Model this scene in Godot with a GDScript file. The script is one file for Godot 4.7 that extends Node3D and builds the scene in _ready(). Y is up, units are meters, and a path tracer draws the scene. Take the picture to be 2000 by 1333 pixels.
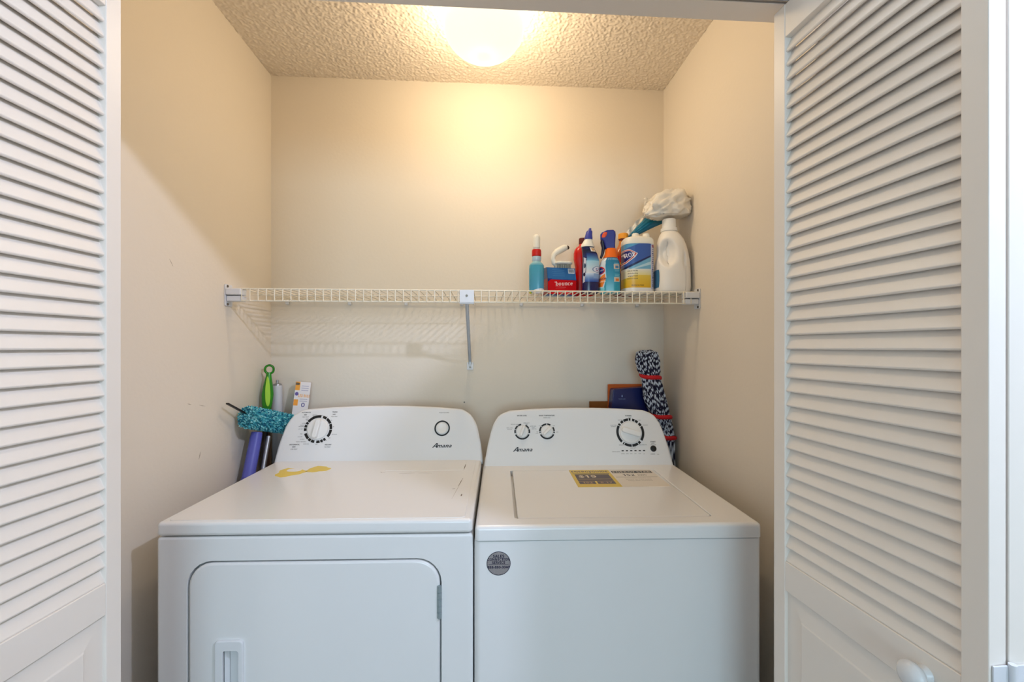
extends Node3D
# A laundry closet: a dryer and a washer under a wire shelf, between folded louvred doors.
# Coordinates: x to the right along the back wall, y up, depth into the closet is -z.

const YAW = 0.06428

# ------------------------------------------------------------------ mesh builder
class MB:
	var v := PackedVector3Array()
	var n := PackedVector3Array()
	var t := PackedVector2Array()
	var c := PackedColorArray()
	var ix := PackedInt32Array()
	var colored := false
	var tint := Color.WHITE

	func add(p: Vector3, nn: Vector3, uv := Vector2.ZERO) -> int:
		v.append(p); n.append(nn); t.append(uv); c.append(tint)
		return v.size() - 1

	func tri(a: int, b: int, d: int) -> void:
		var g = (v[b] - v[a]).cross(v[d] - v[a])
		if g.dot(n[a] + n[b] + n[d]) > 0.0:
			ix.append(a); ix.append(d); ix.append(b)
		else:
			ix.append(a); ix.append(b); ix.append(d)

	# rows of points, smooth normals; wrap joins the last column to the first; out = 1 / -1 forces a side, 0 = away from the middle
	func grid(rows: Array, wrap := true, out := 0, cols := [], u0 := 0.0, u1 := 1.0, v0 := 0.0, v1 := 1.0) -> void:
		var m := rows.size()
		var k: int = rows[0].size()
		var kk := k if wrap else k - 1
		var nor := []
		var mid := Vector3.ZERO
		for r in rows:
			var z := PackedVector3Array(); z.resize(k); nor.append(z)
			for p in r: mid += p
		mid /= float(m * k)
		var side := 0.0
		for i in m - 1:
			for j in kk:
				var j2 := (j + 1) % k
				var a: Vector3 = rows[i][j]
				var b: Vector3 = rows[i][j2]
				var d: Vector3 = rows[i + 1][j]
				var e: Vector3 = rows[i + 1][j2]
				var g := (e - a).cross(b - d)
				side += g.dot((a + b + d + e) * 0.25 - mid)
				nor[i][j] += g; nor[i][j2] += g; nor[i + 1][j] += g; nor[i + 1][j2] += g
		var s := 1.0
		if out != 0: s = float(out)
		elif side < 0.0: s = -1.0
		var base := v.size()
		var w := k + 1 if wrap else k
		for i in m:
			for j in w:
				var jj := j % k
				var q: Vector3 = nor[i][jj] * s
				q = q.normalized() if q.length_squared() > 0.0 else Vector3.UP
				if cols.size(): tint = cols[i]
				add(rows[i][jj], q, Vector2(lerpf(u0, u1, float(j) / float(w - 1)), lerpf(v0, v1, float(i) / float(maxi(1, m - 1)))))
		for i in m - 1:
			for j in w - 1:
				var a := base + i * w + j
				if v[a].distance_squared_to(v[a + 1]) > 1e-14: tri(a, a + 1, a + w + 1)
				if v[a + w].distance_squared_to(v[a + w + 1]) > 1e-14: tri(a, a + w + 1, a + w)

	# flat polygon from a 2D outline carried by xf at height z (front = +z side when up)
	func cap(o: PackedVector2Array, z: float, xf: Transform3D, up: bool) -> void:
		var lo := o[0]
		var hi := o[0]
		for p in o:
			lo = lo.min(p); hi = hi.max(p)
		var nn := xf.basis.z.normalized() * (1.0 if up else -1.0)
		var base := v.size()
		for p in o:
			add(xf * Vector3(p.x, p.y, z), nn, Vector2((p.x - lo.x) / maxf(hi.x - lo.x, 1e-6), 1.0 - (p.y - lo.y) / maxf(hi.y - lo.y, 1e-6)))
		var tr := Geometry2D.triangulate_polygon(o)
		for i in range(0, tr.size(), 3): tri(base + tr[i], base + tr[i + 1], base + tr[i + 2])

	func inset(o: PackedVector2Array, d: float) -> PackedVector2Array:
		var r := PackedVector2Array()
		var k := o.size()
		for i in k:
			var p := o[i]
			var e1 := (p - o[(i + k - 1) % k]).normalized()
			var e2 := (o[(i + 1) % k] - p).normalized()
			var n1 := Vector2(e1.y, -e1.x)
			var n2 := Vector2(e2.y, -e2.x)
			var mm := (n1 + n2).normalized()
			r.append(p - mm * d / maxf(0.4, mm.dot(n1)))
		return r

	func ring3(o: PackedVector2Array, z: float, xf: Transform3D) -> PackedVector3Array:
		var r := PackedVector3Array()
		for p in o: r.append(xf * Vector3(p.x, p.y, z))
		return r

	# an outline (counter-clockwise) given thickness z0..z1 with rounded edges of radius b
	func slab(o: PackedVector2Array, z0: float, z1: float, b: float, xf := Transform3D(), seg := 3, bottom := true) -> void:
		var rows := []
		if bottom and b > 0.0:
			for i in seg:
				var a := PI * 0.5 * i / seg
				rows.append(ring3(inset(o, b * (1.0 - sin(a))), z0 + b * (1.0 - cos(a)), xf))
		rows.append(ring3(o, z0 + (b if bottom else 0.0), xf))
		rows.append(ring3(o, z1 - b, xf))
		if b > 0.0:
			for i in range(1, seg + 1):
				var a := PI * 0.5 * i / seg
				rows.append(ring3(inset(o, b * (1.0 - cos(a))), z1 - b * (1.0 - sin(a)), xf))
		grid(rows, true)
		var inner := inset(o, b) if b > 0.0 else o
		cap(inner, z1, xf, true)
		cap(inner if bottom else o, z0, xf, false)

	func box(size: Vector3, at: Vector3, b := 0.0015, xf := Transform3D()) -> void:
		var bb := minf(b, minf(size.x, minf(size.y, size.z)) * 0.49)
		slab(MB.rrect(size.x, size.y, maxf(bb * 1.1, 0.0002), 3), -size.z / 2, size.z / 2, bb, xf * Transform3D(Basis(), at), 2)

	# a plate with a hole; both outlines have the same number of points
	func frame(o: PackedVector2Array, h: PackedVector2Array, z0: float, z1: float, b: float, xf := Transform3D(), bi := 0.001) -> void:
		var rows := []
		rows.append(ring3(o, z0, xf)); rows.append(ring3(o, z1 - b, xf))
		for i in range(1, 4):
			var a := PI * 0.5 * i / 3
			rows.append(ring3(inset(o, b * (1.0 - cos(a))), z1 - b * (1.0 - sin(a)), xf))
		grid(rows, true)
		var q0 := v.size()
		grid([ring3(inset(o, b), z1, xf), ring3(inset(h, -bi), z1, xf)], true, 1)
		for q in range(q0, v.size()): n[q] = xf.basis.z.normalized()
		# the rim and the wall of the hole, which faces the middle of the hole
		var hr := []
		for i in 4:
			var a := PI * 0.5 * i / 3
			hr.append(ring3(inset(h, -bi * (1.0 - sin(a))), z1 - bi * (1.0 - cos(a)), xf))
		hr.append(ring3(h, z0, xf))
		q0 = v.size()
		grid(hr, true, 1)
		var mid := Vector2.ZERO
		for p in h: mid += p
		mid /= h.size()
		var inv := xf.affine_inverse()
		var dot := 0.0
		for q in range(q0, v.size()):
			var loc := inv * v[q]
			var ln := xf.basis.inverse() * n[q]
			dot += (mid - Vector2(loc.x, loc.y)).dot(Vector2(ln.x, ln.y))
		if dot < 0.0:
			for q in range(q0, v.size()): n[q] = -n[q]

	func lathe(p: Array, seg := 32, xf := Transform3D(), sx := 1.0, sz := 1.0) -> void:
		var run := [p[0]]
		for i in range(1, p.size()):
			run.append(p[i])
			var last := i == p.size() - 1
			var brk := last
			if not last:
				var d1: Vector2 = (p[i] - p[i - 1]).normalized()
				var d2: Vector2 = (p[i + 1] - p[i]).normalized()
				brk = d1.dot(d2) < 0.75
			if brk:
				var rows := []
				for q in run:
					var r := PackedVector3Array()
					for j in seg:
						var a := TAU * (float(j) / seg - 0.5)
						r.append(xf * Vector3(q.x * sin(a) * sx, q.y, q.x * cos(a) * sz))
					rows.append(r)
				var lo: float = p[-1].y
				var hi: float = p[0].y
				var va := 0.0
				var vb := 1.0
				if absf(hi - lo) > 1e-6:
					va = (hi - run[0].y) / (hi - lo); vb = (hi - run[-1].y) / (hi - lo)
				# the axis is the inside
				var before := v.size()
				grid(rows, true, 0, [], 0.0, 1.0, va, vb)
				var dot := 0.0
				for q in range(before, v.size()):
					var loc := xf.affine_inverse() * v[q]
					var ln := xf.basis.inverse() * n[q]
					dot += ln.x * loc.x + ln.z * loc.z
				if absf(dot) > 1e-9 and dot < 0.0:
					for q in range(before, v.size()): n[q] = -n[q]
				run = [p[i]]

	# sections [y, rx, rz, power, cx, cz] from top to bottom
	func loft(s: Array, seg := 40, xf := Transform3D(), flat := true) -> void:
		var rows := []
		for q in s:
			var r := PackedVector3Array()
			for j in seg:
				var a := TAU * (float(j) / seg - 0.5)
				var ca := cos(a)
				var sa := sin(a)
				var e: float = 2.0 / q[3]
				r.append(xf * Vector3(q[4] + q[1] * signf(sa) * pow(absf(sa), e), q[0], q[5] + q[2] * signf(ca) * pow(absf(ca), e)))
			rows.append(r)
		# v follows height
		var before := v.size()
		grid(rows, true)
		var top: float = s[0][0]
		var bot: float = s[-1][0]
		for i in s.size():
			for j in seg + 1:
				t[before + i * (seg + 1) + j].y = (top - s[i][0]) / maxf(top - bot, 1e-6)
		if flat:
			for e in [0, s.size() - 1]:
				var o := PackedVector3Array(rows[e])
				var mid := Vector3.ZERO
				for p in o: mid += p
				mid /= o.size()
				var nn := xf.basis.y.normalized() * (1.0 if e == 0 else -1.0)
				var m := add(mid, nn, Vector2(0.5, 0.0 if e == 0 else 1.0))
				var f := v.size()
				for p in o: add(p, nn, Vector2(0.5, 0.0 if e == 0 else 1.0))
				for j in seg: tri(m, f + j, f + (j + 1) % seg)

	func tube(path: PackedVector3Array, rad, seg := 8, cols := [], caps := true) -> void:
		var rows := []
		var k := path.size()
		var side := Vector3.ZERO
		for i in k:
			var d: Vector3 = (path[mini(i + 1, k - 1)] - path[maxi(i - 1, 0)]).normalized()
			if side == Vector3.ZERO:
				side = d.cross(Vector3.UP if absf(d.y) < 0.9 else Vector3.RIGHT).normalized()
			side = (side - d * side.dot(d)).normalized()
			var up := d.cross(side)
			var r: float = rad[i] if rad is Array or rad is PackedFloat32Array else rad
			var row := PackedVector3Array()
			for j in seg:
				var a := TAU * j / seg
				row.append(path[i] + (side * cos(a) + up * sin(a)) * r)
			rows.append(row)
		var before := v.size()
		grid(rows, true, 1, cols)
		# point every normal away from the path
		var w := seg + 1
		for i in k:
			for j in w:
				var q := before + i * w + j
				if n[q].dot(v[q] - path[i]) < 0.0: n[q] = -n[q]
		if caps:
			for e in [0, k - 1]:
				var nn: Vector3 = (path[e] - path[1 if e == 0 else k - 2]).normalized()
				if cols.size(): tint = cols[e]
				var m := add(path[e], nn)
				var f := v.size()
				for p in rows[e]: add(p, nn)
				for j in seg: tri(m, f + j, f + (j + 1) % seg)

	func rod(a: Vector3, b: Vector3, r: float, seg := 8) -> void:
		tube(PackedVector3Array([a, b]), r, seg)

	# loose triangles (lettering): points in a plane
	func faces(f: PackedVector3Array, xf: Transform3D) -> void:
		var nn := xf.basis.z.normalized()
		for i in range(0, f.size(), 3):
			var a := add(xf * f[i], nn)
			add(xf * f[i + 1], nn); add(xf * f[i + 2], nn)
			tri(a, a + 1, a + 2)

	func mesh() -> ArrayMesh:
		# triangles wound for the normals as they are now
		for i in range(0, ix.size(), 3):
			var g := (v[ix[i + 1]] - v[ix[i]]).cross(v[ix[i + 2]] - v[ix[i]])
			if g.dot(n[ix[i]] + n[ix[i + 1]] + n[ix[i + 2]]) > 0.0:
				var q := ix[i + 1]
				ix[i + 1] = ix[i + 2]; ix[i + 2] = q
		var a := []
		a.resize(Mesh.ARRAY_MAX)
		a[Mesh.ARRAY_VERTEX] = v; a[Mesh.ARRAY_NORMAL] = n; a[Mesh.ARRAY_TEX_UV] = t; a[Mesh.ARRAY_INDEX] = ix
		if colored: a[Mesh.ARRAY_COLOR] = c
		var m := ArrayMesh.new()
		m.add_surface_from_arrays(Mesh.PRIMITIVE_TRIANGLES, a)
		return m

	static func rrect(w: float, h: float, r: float, k := 4, cx := 0.0, cy := 0.0) -> PackedVector2Array:
		var o := PackedVector2Array()
		r = minf(r, minf(w, h) * 0.5)
		var cs := [Vector2(w / 2 - r, -h / 2 + r), Vector2(w / 2 - r, h / 2 - r), Vector2(-w / 2 + r, h / 2 - r), Vector2(-w / 2 + r, -h / 2 + r)]
		for q in 4:
			for i in k + 1:
				var a := -PI / 2 + PI / 2 * q + PI / 2 * i / k
				o.append(cs[q] + Vector2(cos(a), sin(a)) * r + Vector2(cx, cy))
		return o

	static func circle(r: float, k := 32) -> PackedVector2Array:
		var o := PackedVector2Array()
		for i in k: o.append(Vector2(cos(TAU * i / k), sin(TAU * i / k)) * r)
		return o

# ------------------------------------------------------------------ scene helpers
var MT := {}
var names := {}
var rng := RandomNumberGenerator.new()

func V(x: float, y: float, d: float) -> Vector3:
	return Vector3(x, y, -d)

func mat(c: Color, rough := 0.5, metal := 0.0, spec := 0.5) -> StandardMaterial3D:
	var m := StandardMaterial3D.new()
	m.albedo_color = c; m.roughness = rough; m.metallic = metal; m.metallic_specular = spec
	return m

func pic(img: Image, rough := 0.4, metal := 0.0) -> StandardMaterial3D:
	var m := mat(Color.WHITE, rough, metal)
	m.albedo_texture = ImageTexture.create_from_image(img)
	m.texture_repeat = false
	return m

func obj(called: String, b, m: Material, parent: Node = self) -> MeshInstance3D:
	var o := MeshInstance3D.new()
	o.name = called
	o.mesh = b.mesh() if b is MB else b
	o.material_override = m
	place(o, called, parent)
	return o

func place(o: Node3D, called: String, parent: Node) -> void:
	var k := str(parent.get_instance_id()) + called
	if names.has(k):
		o.name = "%s_%03d" % [called, names[k]]
		names[k] += 1
	else:
		o.name = called
		names[k] = 1
	parent.add_child(o, true)

func thing(called: String, label: String, category: String, at := Vector3.ZERO, turn := 0.0, group := "") -> Node3D:
	var o := Node3D.new()
	place(o, called, self)
	o.position = at; o.rotation.y = turn
	tag(o, label, category, group)
	return o

func tag(o: Node3D, label: String, category: String, group := "") -> void:
	o.set_meta("label", label); o.set_meta("category", category)
	if group: o.set_meta("group", group)

func struct(o: Node3D, label := "") -> Node3D:
	o.set_meta("kind", "structure")
	if label: o.set_meta("label", label)
	return o

# ------------------------------------------------------------------ lettering and print
var glyphs := {}
func letters(s: String, bold := false, serif := false) -> PackedVector3Array:
	var k := s + str(bold) + str(serif)
	if glyphs.has(k): return glyphs[k]
	var f := SystemFont.new()
	f.font_names = PackedStringArray(["Droid Serif" if serif else "Droid Sans"])
	f.font_weight = 700 if bold else 400
	var r := []
	for w in ["H", s]:
		var tm := TextMesh.new()
		tm.font = f; tm.font_size = 48; tm.pixel_size = 0.01; tm.depth = 0.0; tm.curve_step = 4.0
		tm.text = w
		r.append(tm.get_faces())
	var lo := INF
	var hi := -INF
	for p in r[0]:
		lo = minf(lo, p.y); hi = maxf(hi, p.y)
	var l := INF
	var h := -INF
	for p in r[1]:
		l = minf(l, p.x); h = maxf(h, p.x)
	# TextMesh centres each text by its own line height, which is the same for every text of a font
	var out := PackedVector3Array()
	for p in r[1]:
		out.append(Vector3((p.x - (l + h) / 2) / (hi - lo), (p.y - (lo + hi) / 2) / (hi - lo), 0))
	glyphs[k] = out
	return out

func words(b: MB, s: String, h: float, xf: Transform3D, bold := false, serif := false, slant := 0.0, wide := 1.0) -> void:
	var f := letters(s, bold, serif).duplicate()
	for i in f.size(): f[i] = Vector3((f[i].x * wide + f[i].y * slant) * h, f[i].y * h, 0)
	b.faces(f, xf)

func image(w: int, h: int, c: Color) -> Image:
	var i := Image.create(w, h, false, Image.FORMAT_RGB8)
	i.fill(c)
	return i

func dab(img: Image, x: int, y: int, c: Color, a: float) -> void:
	if x < 0 or y < 0 or x >= img.get_width() or y >= img.get_height() or a <= 0.0: return
	img.set_pixel(x, y, img.get_pixel(x, y).lerp(c, minf(a, 1.0)))

func paint(img: Image, pts: PackedVector2Array, c: Color) -> void:
	var lo := pts[0]
	var hi := pts[0]
	for p in pts:
		lo = lo.min(p); hi = hi.max(p)
	for y in range(maxi(0, int(lo.y)), mini(img.get_height(), int(hi.y) + 1)):
		for x in range(maxi(0, int(lo.x)), mini(img.get_width(), int(hi.x) + 1)):
			var a := 0.0
			for q in 4:
				if Geometry2D.is_point_in_polygon(Vector2(x + 0.25 + 0.5 * (q % 2), y + 0.25 + 0.5 * (q / 2)), pts): a += 0.25
			if a > 0.0: dab(img, x, y, c, a)

func oval(img: Image, cx: float, cy: float, rx: float, ry: float, c: Color) -> void:
	var o := PackedVector2Array()
	for i in 28: o.append(Vector2(cx + rx * cos(TAU * i / 28), cy + ry * sin(TAU * i / 28)))
	paint(img, o, c)

func fade(img: Image, x0: int, y0: int, x1: int, y1: int, a: Color, b: Color) -> void:
	for y in range(y0, y1):
		img.fill_rect(Rect2i(x0, y, x1 - x0, 1), a.lerp(b, float(y - y0) / maxf(1.0, y1 - y0 - 1)))

func write(img: Image, s: String, cx: float, cy: float, h: float, c: Color, bold := true, wide := 1.0, turn := 0.0, slant := 0.0) -> void:
	var f := letters(s, bold)
	for i in range(0, f.size(), 3):
		var q := PackedVector2Array()
		for k in 3:
			var p := f[i + k]
			q.append(Vector2(cx, cy) + Vector2((p.x * wide + p.y * slant) * h, -p.y * h).rotated(turn))
		if absf((q[1] - q[0]).cross(q[2] - q[0])) < 1e-4: continue
		paint(img, q, c)
const DRY_TEXT = [["AUTOMATIC", -0.2800, 0.1770, 0.0052], ["DRY", -0.2820, 0.1680, 0.0052], ["HIGH HEAT", -0.2810, 0.1600, 0.0040], ["TIMED", -0.1760, 0.1780, 0.0055], ["DRY", -0.1770, 0.1690, 0.0055], ["HIGH HEAT", -0.1760, 0.1610, 0.0040], ["WRINKLE", -0.2480, 0.1670, 0.0036], ["PREVENT", -0.2470, 0.1620, 0.0036], ["OFF", -0.2220, 0.1650, 0.0040], ["70", -0.2030, 0.1610, 0.0036], ["60", -0.1850, 0.1470, 0.0036], ["40", -0.1750, 0.1240, 0.0036], ["20 TOUCH", -0.1690, 0.0960, 0.0036], ["OFF", -0.1850, 0.0830, 0.0040], ["20", -0.1960, 0.0740, 0.0036], ["10", -0.2090, 0.0660, 0.0036], ["OFF", -0.2290, 0.0600, 0.0040], ["MORE", -0.2740, 0.1520, 0.0036], ["DRY", -0.2740, 0.1480, 0.0036], ["NORMAL", -0.2830, 0.1370, 0.0036], ["ENERGY", -0.2890, 0.1300, 0.0036], ["PREFERRED", -0.2910, 0.1250, 0.0036], ["LESS DRY", -0.2930, 0.1160, 0.0036], ["OFF", -0.2880, 0.0980, 0.0042], ["LESS DRY", -0.2910, 0.0880, 0.0036], ["NORMAL", -0.2820, 0.0790, 0.0036], ["ENERGY PREFERRED", -0.2850, 0.0700, 0.0036], ["MORE DRY", -0.2660, 0.0620, 0.0036], ["AUTOMATIC", -0.3070, 0.0600, 0.0056], ["DRY", -0.3080, 0.0520, 0.0056], ["LOW HEAT", -0.3070, 0.0440, 0.0044], ["AIR DRY", -0.1870, 0.0590, 0.0056], ["NO HEAT", -0.1880, 0.0510, 0.0046], ["PUSH TO START", 0.2280, 0.1740, 0.0046]]
const WASH_TEXT = [["WATER LEVEL", -0.2040, 0.1800, 0.0052], ["WASH TEMPERATURE", -0.1120, 0.1800, 0.0052], ["RINSE COLD", -0.1120, 0.1720, 0.0040], ["MEDIUM LOAD", -0.2320, 0.1480, 0.0034], ["SMALL LOAD", -0.2500, 0.1350, 0.0034], ["LOAD SIZE", -0.2500, 0.1300, 0.0034], ["LARGE LOAD", -0.1880, 0.1530, 0.0034], ["SIZE", -0.1870, 0.1480, 0.0034], ["SUPER LOAD", -0.1640, 0.1410, 0.0034], ["HEAVY", -0.1630, 0.1360, 0.0034], ["DEEP FILL", -0.1600, 0.1310, 0.0034], ["WARM", -0.1130, 0.1500, 0.0032], ["HOT", -0.0870, 0.1420, 0.0034], ["COLD", -0.1380, 0.1420, 0.0034], ["TAP", -0.1490, 0.1200, 0.0034], ["COLD", -0.1500, 0.1150, 0.0034], ["HOT", -0.0750, 0.1190, 0.0034], ["NORMAL", 0.1930, 0.1780, 0.0052], ["HEAVY", 0.1970, 0.1700, 0.0034], ["MEDIUM", 0.1600, 0.1620, 0.0034], ["CASUAL", 0.2310, 0.1610, 0.0034], ["BULKY ITEMS", 0.1350, 0.1430, 0.0034], ["OR SHEETS", 0.1340, 0.1380, 0.0034], ["DELICATES", 0.2530, 0.1430, 0.0034], ["HAND WASH", 0.1600, 0.0710, 0.0034], ["RINSE AND SPIN", 0.2360, 0.0710, 0.0034], ["DEEP WATER", 0.1990, 0.0650, 0.0034], ["WASH OFF", 0.1990, 0.0600, 0.0036], ["STATUS LIGHTS", 0.1360, 0.0470, 0.0036], ["SENSING", 0.1610, 0.0400, 0.0030], ["WASH", 0.1770, 0.0400, 0.0030], ["RINSE", 0.1910, 0.0400, 0.0030], ["SPIN", 0.2060, 0.0400, 0.0030], ["DONE", 0.2220, 0.0400, 0.0030], ["LID", 0.2380, 0.0390, 0.0030], ["START", 0.2750, 0.0820, 0.0058], ["PAUSE", 0.2740, 0.0760, 0.0036], ["UNLOCK LID", 0.2750, 0.0710, 0.0032], ["CANCEL", 0.2700, 0.0380, 0.0042], ["3 SEC", 0.2890, 0.0370, 0.0030]]

# ------------------------------------------------------------------ the scene
func _ready() -> void:
	rng.seed = 7
	camera_and_light()
	materials()
	shell()
	doors()
	ceiling_lamp()
	dryer()
	washer()
	shelf()
	behind_dryer()
	behind_washer()
	on_shelf()

func camera_and_light() -> void:
	var cam := Camera3D.new()
	cam.name = "camera"
	add_child(cam)
	cam.position = V(0, 1.325, 0)
	cam.rotation.y = -YAW
	var near := 0.05
	cam.set_frustum(near * 1333.0 / 870.0, Vector2(0, near * 11.5 / 870.0), near, 60.0)
	cam.current = true

	var env := Environment.new()
	env.background_mode = Environment.BG_SKY
	var sm := ProceduralSkyMaterial.new()
	sm.sky_top_color = Color(0.42, 0.62, 0.92)
	sm.sky_horizon_color = Color(0.80, 0.88, 0.96)
	sm.ground_bottom_color = Color(0.35, 0.36, 0.36)
	sm.ground_horizon_color = Color(0.62, 0.66, 0.68)
	sm.sky_energy_multiplier = 0.3
	var sky := Sky.new()
	sky.sky_material = sm
	env.sky = sky
	env.ambient_light_source = Environment.AMBIENT_SOURCE_DISABLED
	env.tonemap_mode = Environment.TONE_MAPPER_LINEAR
	env.tonemap_exposure = 0.93
	env.sdfgi_enabled = true
	env.ssao_enabled = true
	env.ssil_enabled = true
	var we := WorldEnvironment.new()
	we.name = "world_environment"
	we.environment = env
	add_child(we)

	# daylight from the window behind the camera
	var day := AreaLight3D.new()
	day.name = "window_daylight"
	day.area_size = Vector2(2.3, 1.3)
	day.light_color = Color(0.80, 0.93, 1.0)
	day.light_energy = DAY
	day.shadow_enabled = true
	add_child(day)
	day.position = V(-0.05, 1.425, -4.76)

const DAY = 10.2
const HALL = 1.75
const LAMP = 0.222

func materials() -> void:
	MT.wall = mat(Color(0.905, 0.872, 0.82), 0.75, 0, 0.3)
	var nz := FastNoiseLite.new()
	nz.seed = 3; nz.frequency = 0.05; nz.fractal_octaves = 4
	var nt := NoiseTexture2D.new()
	nt.noise = nz; nt.width = 512; nt.height = 512; nt.seamless = true; nt.as_normal_map = true; nt.bump_strength = 2.0
	MT.wall.normal_enabled = true; MT.wall.normal_texture = nt; MT.wall.normal_scale = 0.12
	MT.wall.uv1_triplanar = true; MT.wall.uv1_world_triplanar = true; MT.wall.uv1_scale = Vector3(2.2, 2.2, 2.2)
	MT.hall = mat(Color(0.93, 0.915, 0.90), 0.8, 0, 0.3)
	MT.popcorn = mat(Color(0.93, 0.89, 0.83), 0.95, 0, 0.2)
	MT.floor = mat(Color(0.50, 0.42, 0.35), 0.55)
	MT.door = mat(Color(0.955, 0.925, 0.89), 0.42, 0, 0.45)
	MT.enamel = mat(Color(0.93, 0.93, 0.93), 0.28, 0, 0.5)
	MT.enamel.clearcoat_enabled = true; MT.enamel.clearcoat = 0.35; MT.enamel.clearcoat_roughness = 0.12
	MT.plastic = mat(Color(0.905, 0.91, 0.92), 0.42, 0, 0.45)
	MT.knob = mat(Color(0.92, 0.92, 0.92), 0.35)
	MT.black = mat(Color(0.02, 0.02, 0.03), 0.5)
	MT.ink = mat(Color(0.06, 0.06, 0.09), 0.6)
	MT.logo = mat(Color(0.03, 0.03, 0.08), 0.45)
	MT.gap = mat(Color(0.08, 0.08, 0.08), 0.9)
	MT.steel = mat(Color(0.66, 0.67, 0.69), 0.38, 0.85)
	MT.screw = mat(Color(0.45, 0.42, 0.38), 0.4, 0.8)
	MT.wire = mat(Color(0.93, 0.90, 0.83), 0.4)
	MT.fitting = mat(Color(0.88, 0.89, 0.91), 0.4)
	MT.scratch = mat(Color(0.46, 0.42, 0.39), 0.8)
	MT.faint = mat(Color(0.70, 0.68, 0.66), 0.7)

# ------------------------------------------------------------------ the room
const XL = -0.868
const XR = 0.78
const DB = 1.885
const YC = 2.44
const JL = -0.775
const JR = 0.70
const YH = 2.0
const DF = 0.78   # room face of the front wall
const DI = 0.89   # closet face of the front wall

func slabs(called: String, m: Material, boxes: Array) -> Node3D:
	var b := MB.new()
	for q in boxes:   # [x0, x1, y0, y1, d0, d1]
		b.box(Vector3(q[1] - q[0], q[3] - q[2], q[5] - q[4]), V((q[0] + q[1]) / 2, (q[2] + q[3]) / 2, (q[4] + q[5]) / 2), 0.0)
	return struct(obj(called, b, m))

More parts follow.
